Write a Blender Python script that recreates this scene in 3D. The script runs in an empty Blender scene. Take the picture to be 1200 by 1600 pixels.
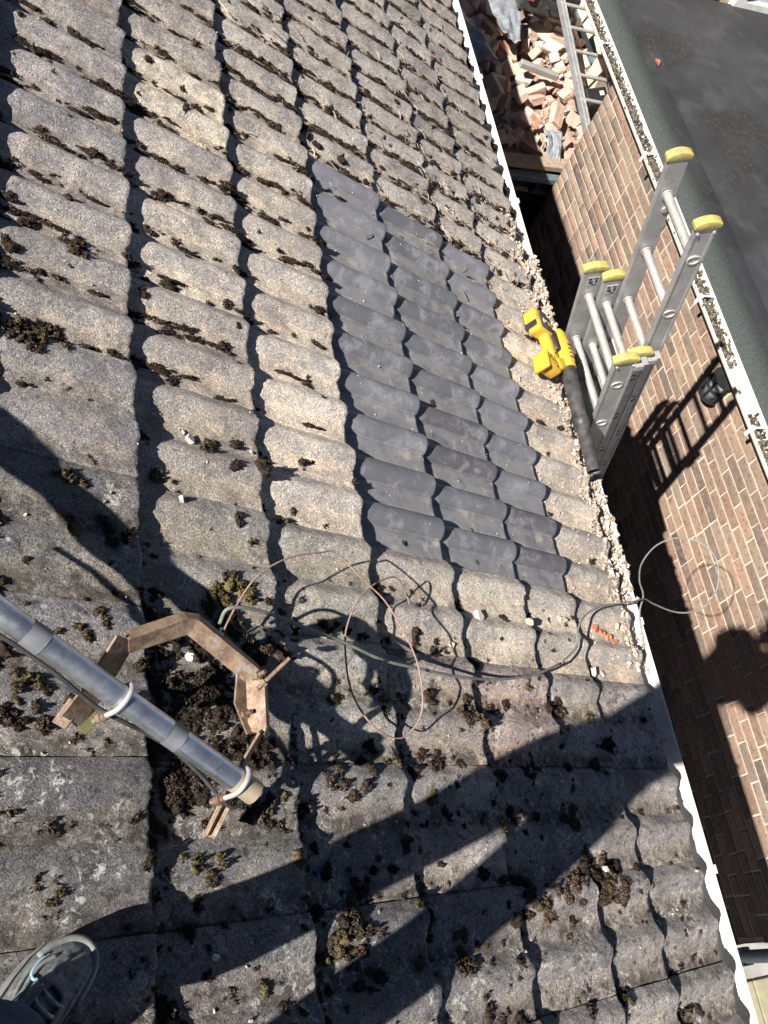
import bpy, bmesh, math, random
import numpy as np
from mathutils import Vector, Matrix, Quaternion

random.seed(7)
RNG = np.random.default_rng(11)
scene = bpy.context.scene
COL = scene.collection

# ------------------------------------------------------------------ camera
cam_d = bpy.data.cameras.new("Camera")
cam = bpy.data.objects.new("Camera", cam_d)
COL.objects.link(cam)
_r = Vector((0.94643, -0.15120, 0.28531))
_u = Vector((0.00473, 0.88999, 0.45595))
_b = Vector((-0.32287, -0.43017, 0.84304))
CAM_POS = Vector((0.6826, 0.0, 1.2837))
cam.matrix_world = Matrix(((_r.x, _u.x, _b.x, CAM_POS.x), (_r.y, _u.y, _b.y, CAM_POS.y),
                           (_r.z, _u.z, _b.z, CAM_POS.z), (0, 0, 0, 1)))
cam_d.sensor_fit = 'VERTICAL'
cam_d.sensor_height = 24.0
cam_d.lens = 24.0 * 1368.6 / 1600.0
cam_d.clip_start = 0.02
cam_d.clip_end = 500.0
scene.camera = cam

# ------------------------------------------------------------------ sky, sun, exposure
SUN_DIR = Vector((1.0, 0.34, -1.05)).normalized()      # the way the light travels
elev = math.asin(-SUN_DIR.z)
world = bpy.data.worlds.new("World")
scene.world = world
world.use_nodes = True
wn = world.node_tree.nodes
bg = wn["Background"]
sky = wn.new("ShaderNodeTexSky")
sky.sky_type = 'NISHITA'
sky.sun_disc = False
sky.sun_elevation = elev
sky.sun_rotation = math.atan2(-SUN_DIR.x, -SUN_DIR.y)
sky.altitude = 4000.0
sky.air_density = 0.5
sky.dust_density = 0.05
world.node_tree.links.new(sky.outputs[0], bg.inputs[0])
bg.inputs[1].default_value = 0.05
sun_d = bpy.data.lights.new("Sun", 'SUN')
sun_d.energy = 5.0
sun_d.angle = math.radians(0.53)
sun_d.color = (1.0, 0.955, 0.90)
sun = bpy.data.objects.new("Sun", sun_d)
COL.objects.link(sun)
sun.rotation_mode = 'QUATERNION'
sun.rotation_quaternion = SUN_DIR.to_track_quat('-Z', 'Y')
sun.location = (-6, -3, 8)
scene.view_settings.view_transform = 'Standard'
scene.view_settings.look = 'None'
scene.view_settings.gamma = 1.0
scene.view_settings.use_curve_mapping = False
scene.view_settings.exposure = 1.3
scene.cycles.max_bounces = 6
scene.cycles.use_denoising = True

# ------------------------------------------------------------------ frame of the pitched roof
TH = math.radians(28.0)
EU = np.array([math.cos(TH), 0, -math.sin(TH)])       # down the slope
EV = np.array([0.0, 1.0, 0.0])                         # along the eave, away
EN = np.array([math.sin(TH), 0, math.cos(TH)])        # out of the roof
GROUND = -4.3
WALLX = 4.27


def uvw(u, v, w=0.0):
    return EU * u + EV * v + EN * w


def V(a):
    return Vector((float(a[0]), float(a[1]), float(a[2])))


ROOFM = Matrix(((EU[0], EV[0], EN[0]), (EU[1], EV[1], EN[1]), (EU[2], EV[2], EN[2]))).to_4x4()

# ------------------------------------------------------------------ small helpers
WORLDM = {}


def place(o, m=None, parent=None):
    """link, set world matrix, parent without moving"""
    if m is None:
        m = Matrix.Identity(4)
    COL.objects.link(o)
    o.matrix_basis = m
    WORLDM[o.name] = m.copy()
    if parent is not None:
        o.parent = parent
        o.matrix_parent_inverse = WORLDM[parent.name].inverted()
    return o


def tag(o, label=None, cat=None, group=None, kind=None):
    if label: o["label"] = label
    if cat: o["category"] = cat
    if group: o["group"] = group
    if kind: o["kind"] = kind
    return o


def empty(name, loc):
    e = bpy.data.objects.new(name, None)
    e.empty_display_size = 0.05
    return place(e, Matrix.Translation(V(loc)))


def np_mesh(name, verts, quads=None, tris=None, mat=None, smooth=True, attrs=None, cols=None):
    me = bpy.data.meshes.new(name)
    verts = np.asarray(verts, dtype=np.float32).reshape(-1, 3)
    loops, starts, n = [], [], 0
    if quads is not None and len(quads):
        q = np.asarray(quads, dtype=np.int32)
        loops.append(q.ravel()); starts.append(np.arange(len(q)) * 4); n += len(q) * 4
    if tris is not None and len(tris):
        t = np.asarray(tris, dtype=np.int32)
        loops.append(t.ravel()); starts.append(n + np.arange(len(t)) * 3)
    loops = np.concatenate(loops); starts = np.concatenate(starts).astype(np.int32)
    me.vertices.add(len(verts)); me.vertices.foreach_set("co", verts.ravel())
    me.loops.add(len(loops)); me.loops.foreach_set("vertex_index", loops)
    me.polygons.add(len(starts)); me.polygons.foreach_set("loop_start", starts)
    me.update(calc_edges=True)
    me.validate()
    if smooth:
        me.polygons.foreach_set("use_smooth", np.ones(len(me.polygons), dtype=bool))
    if attrs:
        for k, a in attrs.items():
            at = me.attributes.new(k, 'FLOAT', 'POINT')
            at.data.foreach_set("value", np.asarray(a, dtype=np.float32))
    if cols is not None:
        at = me.attributes.new("Col", 'FLOAT_COLOR', 'POINT')
        c = np.ones((len(verts), 4), dtype=np.float32); c[:, :3] = cols
        at.data.foreach_set("color", c.ravel())
    if mat: me.materials.append(mat)
    return me


class Geo:
    """collects verts / faces / colours of one mesh"""
    def __init__(s):
        s.v, s.f, s.c = [], [], []

    def add(s, verts, faces, col=(1, 1, 1)):
        b = len(s.v)
        s.v.extend([tuple(map(float, p)) for p in verts])
        s.f.extend([tuple(b + i for i in f) for f in faces])
        s.c.extend([tuple(col)] * len(verts))
        return s

    def box(s, c, size, m=None, col=(1, 1, 1)):
        x, y, z = size[0] / 2, size[1] / 2, size[2] / 2
        vs = [Vector((a, b_, d)) for a in (-x, x) for b_ in (-y, y) for d in (-z, z)]
        if m is not None: vs = [m @ p for p in vs]
        vs = [p + Vector(c) for p in vs]
        fs = [(0, 1, 3, 2), (4, 6, 7, 5), (0, 4, 5, 1), (2, 3, 7, 6), (0, 2, 6, 4), (1, 5, 7, 3)]
        return s.add(vs, fs, col)

    def tube(s, pts, r, n=10, cap=True, col=(1, 1, 1)):
        pts = [Vector(p) for p in pts]
        rr = r if isinstance(r, (list, tuple)) else [r] * len(pts)
        t0 = (pts[1] - pts[0]).normalized()
        ref = t0.orthogonal().normalized()
        vs, fs = [], []
        for i, p in enumerate(pts):
            a = pts[max(i - 1, 0)]; b = pts[min(i + 1, len(pts) - 1)]
            t = (b - a).normalized()
            ref = (ref - t * ref.dot(t)).normalized()
            bi = t.cross(ref)
            for k in range(n):
                an = 2 * math.pi * k / n
                vs.append(p + (ref * math.cos(an) + bi * math.sin(an)) * rr[i])
        for i in range(len(pts) - 1):
            for k in range(n):
                fs.append((i * n + k, i * n + (k + 1) % n, (i + 1) * n + (k + 1) % n, (i + 1) * n + k))
        if cap:
            fs.append(tuple(range(n - 1, -1, -1)))
            fs.append(tuple((len(pts) - 1) * n + k for k in range(n)))
        return s.add(vs, fs, col)

    def sweep(s, pts, prof, ups, closed=True, col=(1, 1, 1), cap=True):
        """sweep a 2D profile (side, up) along pts with given up vectors"""
        pts = [Vector(p) for p in pts]
        n = len(prof); vs, fs = [], []
        for i, p in enumerate(pts):
            a = pts[max(i - 1, 0)]; b = pts[min(i + 1, len(pts) - 1)]
            t = (b - a).normalized()
            up = Vector(ups[i] if isinstance(ups, list) else ups)
            up = (up - t * up.dot(t)).normalized()
            sd = t.cross(up)
            k = 1.0
            if 0 < i < len(pts) - 1:
                c_ = (pts[i] - pts[i - 1]).normalized().dot(t)
                k = 1.0 / max(c_, 0.5)
            for (x, y) in prof: vs.append(p + sd * x * k + up * y)
        m = n if closed else n - 1
        for i in range(len(pts) - 1):
            for k in range(m):
                fs.append((i * n + k, i * n + (k + 1) % n, (i + 1) * n + (k + 1) % n, (i + 1) * n + k))
        if closed and cap:
            fs.append(tuple(range(n - 1, -1, -1)))
            fs.append(tuple((len(pts) - 1) * n + k for k in range(n)))
        return s.add(vs, fs, col)

    def mesh(s, name, mat=None, smooth=False, bevel=0.0, segs=2, cols=False, sharp=None):
        me = bpy.data.meshes.new(name)
        me.from_pydata(s.v, [], s.f)
        bm = bmesh.new(); bm.from_mesh(me)
        if cols:
            pass
        bmesh.ops.recalc_face_normals(bm, faces=bm.faces)
        if bevel > 0:
            es = [e for e in bm.edges if len(e.link_faces) == 2 and e.calc_face_angle(0) > 0.5]
            bmesh.ops.bevel(bm, geom=es, offset=bevel, segments=segs, profile=0.5, affect='EDGES')
        for f in bm.faces: f.smooth = smooth
        if smooth and sharp:
            for e in bm.edges:
                if len(e.link_faces) == 2 and e.calc_face_angle(0) > sharp: e.smooth = False
        bm.to_mesh(me); bm.free()
        if cols and len(me.vertices) == len(s.c):
            at = me.attributes.new("Col", 'FLOAT_COLOR', 'POINT')
            c = np.ones((len(s.c), 4), dtype=np.float32); c[:, :3] = np.array(s.c)
            at.data.foreach_set("color", c.ravel())
        if mat: me.materials.append(mat)
        return me

    def obj(s, name, mat, parent=None, m=None, **kw):
        return place(bpy.data.objects.new(name, s.mesh(name, mat, **kw)), m, parent)


def catmull(pts, n=8):
    P = [Vector(p) for p in pts]
    P = [P[0] * 2 - P[1]] + P + [P[-1] * 2 - P[-2]]
    out = []
    for i in range(1, len(P) - 2):
        for k in range(n):
            t = k / n
            a, b, c, d = P[i - 1], P[i], P[i + 1], P[i + 2]
            out.append(0.5 * ((2 * b) + (c - a) * t + (2 * a - 5 * b + 4 * c - d) * t * t + (3 * b - a - 3 * c + d) * t ** 3))
    out.append(P[-2])
    return out


# value noise
_T = RNG.random((256, 256))


def vnoise(x, y):
    x = np.asarray(x, float); y = np.asarray(y, float)
    xi = np.floor(x).astype(int); yi = np.floor(y).astype(int)
    fx = x - xi; fy = y - yi
    fx = fx * fx * (3 - 2 * fx); fy = fy * fy * (3 - 2 * fy)
    a = _T[xi & 255, yi & 255]; b = _T[(xi + 1) & 255, yi & 255]
    c = _T[xi & 255, (yi + 1) & 255]; d = _T[(xi + 1) & 255, (yi + 1) & 255]
    return (a * (1 - fx) + b * fx) * (1 - fy) + (c * (1 - fx) + d * fx) * fy - 0.5


# ------------------------------------------------------------------ materials
class M:
    def __init__(s, name):
        s.m = bpy.data.materials.new(name); s.m.use_nodes = True
        s.t = s.m.node_tree; s.n = s.t.nodes; s.p = s.n["Principled BSDF"]
        s.geo = None

    def L(s, a, b): s.t.links.new(a, b)

    def pos(s, obj=False):
        if obj:
            return s.n.new("ShaderNodeTexCoord").outputs["Object"]
        if s.geo is None: s.geo = s.n.new("ShaderNodeNewGeometry")
        return s.geo.outputs["Position"]

    def noise(s, scale, detail=4, rough=0.55, vec=None, dist=0.0):
        n = s.n.new("ShaderNodeTexNoise"); n.inputs["Scale"].default_value = scale
        n.inputs["Detail"].default_value = detail; n.inputs["Roughness"].default_value = rough
        n.inputs["Distortion"].default_value = dist
        s.L(vec if vec is not None else s.pos(), n.inputs["Vector"])
        return n.outputs["Fac"]

    def voro(s, scale, feature='F1', vec=None, out="Distance", rnd=1.0):
        n = s.n.new("ShaderNodeTexVoronoi"); n.feature = feature
        n.inputs["Scale"].default_value = scale; n.inputs["Randomness"].default_value = rnd
        s.L(vec if vec is not None else s.pos(), n.inputs["Vector"])
        return n.outputs[out]

    def ramp(s, fac, a, b, ca=0.0, cb=1.0, interp='LINEAR'):
        r = s.n.new("ShaderNodeMapRange")
        r.interpolation_type = 'SMOOTHSTEP' if interp == 'S' else 'LINEAR'
        r.inputs[1].default_value = a; r.inputs[2].default_value = b
        r.inputs[3].default_value = ca; r.inputs[4].default_value = cb
        s.L(fac, r.inputs[0]); return r.outputs[0]

    def mix(s, fac, a, b, mode='MIX'):
        x = s.n.new("ShaderNodeMix"); x.data_type = 'RGBA'; x.blend_type = mode
        for sock, val in ((x.inputs[0], fac), (x.inputs[6], a), (x.inputs[7], b)):
            if isinstance(val, (int, float)): sock.default_value = val
            elif isinstance(val, (tuple, list)): sock.default_value = (*val[:3], 1)
            else: s.L(val, sock)
        return x.outputs[2]

    def math(s, op, a, b=None):
        x = s.n.new("ShaderNodeMath"); x.operation = op
        for i, val in enumerate((a, b)):
            if val is None: continue
            if isinstance(val, (int, float)): x.inputs[i].default_value = val
            else: s.L(val, x.inputs[i])
        return x.outputs[0]

    def attr(s, name, out="Fac", typ='GEOMETRY'):
        a = s.n.new("ShaderNodeAttribute"); a.attribute_name = name; a.attribute_type = typ
        return a.outputs[out]

    def objinfo(s, out):
        return s.n.new("ShaderNodeObjectInfo").outputs[out]

    def bump(s, h, strength=0.5, dist=0.01, normal=None):
        b = s.n.new("ShaderNodeBump"); b.inputs["Strength"].default_value = strength
        b.inputs["Distance"].default_value = dist
        s.L(h, b.inputs["Height"])
        if normal is not None: s.L(normal, b.inputs["Normal"])
        return b.outputs[0]

    def done(s, col, rough=0.8, metal=0.0, normal=None, spec=0.4):
        if isinstance(col, (tuple, list)): s.p.inputs["Base Color"].default_value = (*col[:3], 1)
        else: s.L(col, s.p.inputs["Base Color"])
        if isinstance(rough, (int, float)): s.p.inputs["Roughness"].default_value = rough
        else: s.L(rough, s.p.inputs["Roughness"])
        s.p.inputs["Metallic"].default_value = metal
        s.p.inputs["Specular IOR Level"].default_value = spec
        if normal is not None: s.L(normal, s.p.inputs["Normal"])
        return s.m


def simple(name, c1, c2, scale=20, rough=0.7, bscale=120, bstr=0.2, bdist=0.003, metal=0.0, spec=0.4, detail=5, obj=False):
    k = M(name)
    v = k.pos(obj)
    f = k.ramp(k.noise(scale, detail, 0.6, v), 0.32, 0.68)
    n = k.bump(k.noise(bscale, 4, 0.6, v), bstr, bdist) if bstr else None
    return k.done(k.mix(f, c1, c2), rough, metal, n, spec)


def mat_aged_tile():
    k = M("weathered_concrete_tile")
    base = k.objinfo("Color")
    big = k.ramp(k.noise(8, 6, 0.65), 0.36, 0.64)
    c = k.mix(big, k.mix(1.0, base, (0.66, 0.66, 0.69), 'MULTIPLY'), k.mix(1.0, base, (1.18, 1.17, 1.15), 'MULTIPLY'))
    # warm sandy patches where the surface coat has gone
    c = k.mix(k.ramp(k.noise(14, 6, 0.7, dist=0.4), 0.52, 0.64, 0, 0.75), c, k.mix(1.0, base, (1.40, 1.29, 1.14), 'MULTIPLY'))
    # rolls weathered grey, pans keep their sandy bed
    pn = k.ramp(k.math('ADD', k.attr("pan"), k.math('MULTIPLY', k.math('SUBTRACT', k.noise(18, 5, 0.65), 0.5), 1.6)), 0.25, 0.75)
    c = k.mix(pn, k.mix(1.0, c, (0.92, 0.93, 0.95), 'MULTIPLY'), k.mix(1.0, c, (1.13, 1.08, 1.01), 'MULTIPLY'))
    # exposed aggregate: grains light and dark
    g = k.voro(400, out="Color")
    sep = k.n.new("ShaderNodeSeparateColor"); k.L(g, sep.inputs[0])
    c = k.mix(k.ramp(sep.outputs[0], 0.60, 1.0, 0, 0.85), c, k.mix(1.0, c, (2.1, 2.07, 2.04), 'MULTIPLY'))
    c = k.mix(k.ramp(sep.outputs[1], 0.58, 1.0, 0, 0.85), c, k.mix(1.0, c, (0.36, 0.35, 0.35), 'MULTIPLY'))
    fine = k.noise(480, 3, 0.7)
    c = k.mix(k.ramp(fine, 0.40, 0.62, 0.0, 0.55), c, k.mix(1.0, c, (0.55, 0.54, 0.53), 'MULTIPLY'))
    # dirt washed along the foot of each roll, and dark algae stains and specks
    dl = k.math('MULTIPLY', k.attr("foot"), k.ramp(k.noise(24, 7, 0.72), 0.42, 0.54))
    c = k.mix(k.math('MULTIPLY', dl, k.ramp(k.attr("grime"), 0, 1, 0.05, 0.80)), c, (0.050, 0.040, 0.031))
    st = k.math('MULTIPLY', k.ramp(k.noise(36, 7, 0.74), 0.54, 0.61), k.attr("grime"))
    c = k.mix(k.math('MULTIPLY', st, 0.75), c, (0.034, 0.028, 0.023))
    sp = k.math('MULTIPLY', k.ramp(k.voro(75), 0.10, 0.22, 1, 0), k.ramp(k.noise(30, 3), 0.50, 0.56))
    c = k.mix(k.math('MULTIPLY', sp, 0.8), c, (0.028, 0.024, 0.02))
    sp = k.math('MULTIPLY', k.ramp(k.voro(34, vec=None), 0.14, 0.30, 1, 0), k.ramp(k.noise(13, 4, 0.65), 0.50, 0.58))
    c = k.mix(k.math('MULTIPLY', k.math('MULTIPLY', sp, k.attr("grime")), 0.8), c, (0.036, 0.030, 0.025))
    # pale crust lichen, rings and splashes
    li = k.math('MULTIPLY', k.ramp(k.noise(55, 8, 0.78, dist=0.6), 0.535, 0.585), k.ramp(k.noise(7, 4, 0.6), 0.50, 0.60))
    li = k.math('MULTIPLY', li, k.attr("lichen"))
    c = k.mix(k.math('MULTIPLY', li, 0.9), c, (0.60, 0.60, 0.56))
    sl = k.math('MULTIPLY', k.ramp(k.voro(26), 0.14, 0.19, 1, 0), k.ramp(k.noise(19, 2), 0.60, 0.64))
    c = k.mix(k.math('MULTIPLY', k.math('MULTIPLY', sl, k.attr("lichen")), 0.75), c, (0.55, 0.56, 0.53))
    # green-yellow bloom
    gr = k.math('MULTIPLY', k.ramp(k.noise(22, 6, 0.7), 0.50, 0.65), k.ramp(k.noise(3.1, 3), 0.50, 0.60))
    c = k.mix(k.math('MULTIPLY', gr, 0.30), c, (0.17, 0.165, 0.08))
    h = k.math('ADD', k.math('MULTIPLY', k.noise(310, 5, 0.72), 1.3), k.math('MULTIPLY', sep.outputs[2], 0.45))
    h = k.math('ADD', h, k.math('MULTIPLY', k.noise(75, 4, 0.65), 1.0))
    return k.done(c, 0.93, 0, k.bump(h, 1.0, 0.0050), 0.25)


def mat_new_tile():
    k = M("smooth_slate_grey_tile")
    base = k.objinfo("Color")
    c = k.mix(k.ramp(k.noise(9, 5, 0.6), 0.3, 0.7), k.mix(1.0, base, (0.85, 0.85, 0.88), 'MULTIPLY'), k.mix(1.0, base, (1.15, 1.15, 1.15), 'MULTIPLY'))
    # chalky scuffs
    sc = k.math('MULTIPLY', k.ramp(k.noise(13, 8, 0.72, dist=0.35), 0.49, 0.62), 0.55)
    c = k.mix(sc, c, (0.28, 0.28, 0.29))
    # dust lying in the pans
    du = k.math('MULTIPLY', k.attr("pan"), k.ramp(k.noise(15, 6, 0.7), 0.34, 0.56))
    c = k.mix(k.math('MULTIPLY', du, 0.70), c, (0.205, 0.20, 0.192))
    gt = k.math('MULTIPLY', k.attr("pan"), k.ramp(k.noise(9, 6, 0.72), 0.56, 0.66))
    c = k.mix(k.math('MULTIPLY', gt, 0.75), c, (0.36, 0.31, 0.245))
    # white bloom on the nose beside the roll
    wb = k.math('MULTIPLY', k.attr("bloom"), k.ramp(k.noise(30, 5, 0.7), 0.42, 0.62))
    c = k.mix(k.math('MULTIPLY', wb, 0.85), c, (0.56, 0.56, 0.54))
    sp = k.ramp(k.voro(90), 0.10, 0.16, 0.8, 0.0)
    sp = k.math('MULTIPLY', sp, k.ramp(k.noise(40, 2), 0.55, 0.6))
    c = k.mix(sp, c, (0.42, 0.39, 0.34))
    h = k.math('ADD', k.noise(220, 4, 0.6), k.math('MULTIPLY', k.noise(35, 4), 1.5))
    return k.done(c, 0.58, 0, k.bump(h, 0.35, 0.0018), 0.45)


def mat_col(name, rough=0.95, nscale=90, amount=0.5, bstr=0.5, bdist=0.004, spec=0.2):
    k = M(name)
    c = k.attr("Col", "Color")
    c = k.mix(k.ramp(k.noise(nscale, 5, 0.7), 0.3, 0.7, 0, amount), c, k.mix(1.0, c, (0.45, 0.44, 0.42), 'MULTIPLY'))
    return k.done(c, rough, 0, k.bump(k.noise(nscale * 2.5, 4, 0.7), bstr, bdist), spec)


def mat_brick(name, rand):
    k = M(name)
    if rand == 'obj':
        r = k.objinfo("Random"); v = k.pos(True)
    else:
        r = k.attr("rnd"); v = k.pos()
    cr = k.n.new("ShaderNodeValToRGB"); k.L(r, cr.inputs[0])
    el = cr.color_ramp.elements
    stops = [(0.0, (0.21, 0.135, 0.100)), (0.16, (0.28, 0.18, 0.128)), (0.32, (0.34, 0.24, 0.172)), (0.46, (0.20, 0.15, 0.115)),
             (0.58, (0.36, 0.225, 0.16)), (0.72, (0.145, 0.108, 0.088)), (0.86, (0.31, 0.245, 0.18)), (1.0, (0.095, 0.075, 0.068))]
    el[0].position, el[0].color = stops[0][0], (*stops[0][1], 1)
    el[1].position, el[1].color = stops[-1][0], (*stops[-1][1], 1)
    for p_, c_ in stops[1:-1]:
        e = el.new(p_); e.color = (*c_, 1)
    c = cr.outputs[0]
    wp = k.pos()
    c = k.mix(k.ramp(k.noise(28, 6, 0.7, wp, 0.6), 0.45, 0.70, 0, 0.55), c, (0.35, 0.27, 0.19))
    c = k.mix(k.ramp(k.noise(38, 6, 0.72, wp), 0.52, 0.66, 0, 0.75), c, (0.085, 0.065, 0.055))
    c = k.mix(k.ramp(k.noise(2.2, 5, 0.6, wp), 0.46, 0.68, 0, 0.35), c, (0.13, 0.11, 0.095))
    c = k.mix(k.ramp(k.noise(300, 3, 0.7, wp), 0.4, 0.7, 0, 0.4), c, k.mix(1.0, c, (0.6, 0.6, 0.6), 'MULTIPLY'))
    h = k.math('ADD', k.noise(200, 5, 0.7, wp), k.math('MULTIPLY', k.noise(50, 4, 0.6, wp), 1.5))
    return k.done(c, 0.92, 0, k.bump(h, 0.9, 0.006), 0.25)


def mat_metal(name, c1=(0.50, 0.50, 0.50), c2=(0.36, 0.36, 0.37), rough=0.42, streak=True, metal=0.85, bstr=0.08):
    k = M(name)
    f = k.ramp(k.noise(14, 6, 0.7), 0.35, 0.65)
    c = k.mix(f, c1, c2)
    c = k.mix(k.ramp(k.noise(110, 5, 0.75), 0.58, 0.7, 0, 0.45), c, (0.22, 0.21, 0.20))
    c = k.mix(k.ramp(k.noise(20, 8, 0.8, dist=1.5), 0.60, 0.66, 0, 0.55), c, (0.12, 0.115, 0.11))
    rg = k.ramp(k.noise(30, 5, 0.7), 0.3, 0.7, rough - 0.08, rough + 0.15)
    return k.done(c, rg, metal, k.bump(k.noise(90, 5, 0.6), bstr, 0.002), 0.5)


def mat_rust():
    k = M("rusty_galvanised_steel")
    f = k.ramp(k.noise(30, 7, 0.7), 0.42, 0.60)
    c = k.mix(f, (0.235, 0.168, 0.108), (0.125, 0.078, 0.055))
    c = k.mix(k.ramp(k.noise(26, 6, 0.7), 0.54, 0.64, 0, 0.7), c, (0.27, 0.25, 0.21))
    c = k.mix(k.ramp(k.noise(17, 4, 0.6), 0.60, 0.72, 0, 0.6), c, (0.10, 0.09, 0.03))
    c = k.mix(k.ramp(k.noise(75, 6, 0.75), 0.55, 0.63, 0, 0.8), c, (0.12, 0.055, 0.035))
    return k.done(c, 0.62, 0.35, k.bump(k.noise(160, 6, 0.7), 0.6, 0.002), 0.4)


def mat_flatroof():
    k = M("black_rubber_roof_membrane")
    c = k.mix(k.ramp(k.noise(1.3, 5, 0.6), 0.36, 0.64), (0.022, 0.0225, 0.024), (0.038, 0.039, 0.042))
    c = k.mix(k.ramp(k.noise(3.2, 7, 0.62, dist=0.25), 0.50, 0.70, 0, 0.45), c, (0.075, 0.077, 0.082))
    gr = k.ramp(k.noise(1.15, 5, 0.6), 0.53, 0.60)
    sp = k.ramp(k.voro(120), 0.15, 0.32, 1, 0)
    c = k.mix(k.math('MULTIPLY', gr, 0.6), c, (0.017, 0.017, 0.016))
    c = k.mix(k.math('MULTIPLY', k.math('MULTIPLY', gr, sp), k.ramp(k.noise(25, 3), 0.45, 0.6)), c, (0.16, 0.155, 0.14))
    c = k.mix(k.math('MULTIPLY', k.ramp(k.voro(30), 0.03, 0.06, 1, 0), k.ramp(k.noise(60, 2), 0.56, 0.60)), c, (0.26, 0.25, 0.24))
    h = k.math('ADD', k.noise(5, 3), k.math('MULTIPLY', k.math('MULTIPLY', gr, k.noise(200, 3)), 0.3))
    return k.done(c, k.ramp(k.noise(6, 5), 0.3, 0.7, 0.55, 0.8), 0, k.bump(h, 0.35, 0.02), 0.3)


TILE_OLD = mat_aged_tile()
TILE_NEW = mat_new_tile()
MOSSM = mat_col("dried_moss", 1.0, 260, 0.5, 0.6, 0.004, 0.05)
CHIPM = mat_col("mortar_chip", 0.95, 60, 0.35, 0.4, 0.003, 0.2)
BRICKM = mat_brick("mixed_brown_brick", 'obj')
BRICKS_STUFF = mat_brick("mixed_brown_brick_far", 'attr')
MORTAR = simple("sandy_mortar", (0.40, 0.325, 0.24), (0.58, 0.49, 0.375), 9, 0.95, 200, 0.5, 0.003)
ALU = mat_metal("ladder_aluminium", (0.42, 0.42, 0.41), (0.30, 0.30, 0.30), 0.5, metal=0.6)
ALU2 = mat_metal("ladder_rung_aluminium", (0.48, 0.46, 0.42), (0.36, 0.345, 0.32), 0.5, metal=0.5)
GALV = mat_metal("mast_galvanised", (0.66, 0.675, 0.69), (0.42, 0.435, 0.45), 0.30, metal=0.92, bstr=0.12)
RUST = mat_rust()
WHITEPVC = simple("white_gutter_plastic", (0.72, 0.71, 0.67), (0.56, 0.53, 0.46), 16, 0.45, 60, 0.1, 0.002)
CREAMPVC = simple("lichened_cream_plastic", (0.74, 0.71, 0.62), (0.52, 0.49, 0.40), 40, 0.6, 120, 0.3, 0.003)
FLATR = mat_flatroof()
GREENFELT = simple("green_mineral_felt", (0.016, 0.021, 0.0195), (0.066, 0.076, 0.070), 130, 0.95, 300, 0.8, 0.004)
BLACKP = simple("black_plastic", (0.012, 0.012, 0.013), (0.028, 0.028, 0.03), 18, 0.42, 200, 0.1, 0.001)
DUSTBLACK = simple("dusty_black_plastic", (0.018, 0.018, 0.02), (0.07, 0.068, 0.064), 30, 0.5, 200, 0.15, 0.001)
YELLOWP = simple("yellow_tool_plastic", (0.64, 0.36, 0.016), (0.40, 0.24, 0.05), 40, 0.42, 150, 0.08, 0.001)
YELLOWCAP = simple("worn_yellow_rubber", (0.44, 0.36, 0.075), (0.24, 0.205, 0.10), 45, 0.7, 200, 0.4, 0.002)
DECKM = simple("dark_roof_felt", (0.02, 0.019, 0.018), (0.03, 0.028, 0.026), 10, 0.95, 100, 0.3)
CABLEG = simple("grey_green_cable_sheath", (0.085, 0.10, 0.075), (0.16, 0.17, 0.14), 25, 0.55, 200, 0.1, 0.001)
CABLEGREY = simple("grey_cable_sheath", (0.13, 0.13, 0.12), (0.22, 0.215, 0.20), 30, 0.6, 200, 0.1, 0.001)
CABLEB = simple("black_cable_sheath", (0.016, 0.016, 0.017), (0.05, 0.05, 0.05), 20, 0.5, 200, 0.1, 0.001)
WIREM = simple("rusty_brown_wire", (0.19, 0.115, 0.088), (0.29, 0.20, 0.16), 60, 0.7, 300, 0.2, 0.001)
TAPE = simple("grey_tape", (0.10, 0.105, 0.115), (0.15, 0.155, 0.165), 40, 0.5, 100, 0.1, 0.001)
CONC = simple("concrete_ground", (0.20, 0.195, 0.18), (0.30, 0.29, 0.27), 3, 0.95, 120, 0.4)
BUFFSTONE = simple("buff_paving_stone", (0.27, 0.25, 0.165), (0.20, 0.185, 0.12), 12, 0.95, 150, 0.4)
STEELTEAL = simple("dark_teal_skip_paint", (0.012, 0.035, 0.045), (0.03, 0.05, 0.055), 9, 0.6, 60, 0.3)
STEELBLUE = simple("worn_blue_grey_steel", (0.10, 0.15, 0.17), (0.06, 0.09, 0.105), 20, 0.55, 80, 0.3)
WOOD = simple("weathered_plank", (0.34, 0.25, 0.17), (0.20, 0.155, 0.115), 26, 0.85, 90, 0.4)
LEAD = simple("grey_lead_sheet", (0.22, 0.235, 0.25), (0.12, 0.13, 0.145), 22, 0.5, 60, 0.3, 0.006)
SHOEM = simple("dusty_grey_shoe_mesh", (0.055, 0.055, 0.058), (0.20, 0.20, 0.195), 90, 0.9, 700, 0.7, 0.002)
SOLEM = simple("dusty_grey_shoe_sole", (0.23, 0.235, 0.22), (0.11, 0.115, 0.11), 40, 0.85, 200, 0.3, 0.002)
LACEM = simple("grey_lace", (0.10, 0.10, 0.105), (0.30, 0.30, 0.29), 120, 0.9, 600, 0.4, 0.001)
BLUEM = simple("pale_blue_shoe_mark", (0.20, 0.36, 0.43), (0.30, 0.46, 0.52), 60, 0.6, 300, 0.1, 0.001)
DENIM = simple("dark_denim", (0.012, 0.020, 0.045), (0.03, 0.045, 0.085), 40, 0.95, 900, 0.5, 0.001)
JACKETM = simple("dark_jacket_cloth", (0.03, 0.03, 0.035), (0.05, 0.05, 0.055), 30, 0.95, 400, 0.4, 0.001)
SKINM = simple("skin", (0.50, 0.32, 0.24), (0.56, 0.37, 0.28), 40, 0.55, 300, 0.1, 0.001)
HAIRM = simple("brown_hair", (0.03, 0.02, 0.014), (0.06, 0.04, 0.028), 80, 0.7, 300, 0.5, 0.002)
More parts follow.
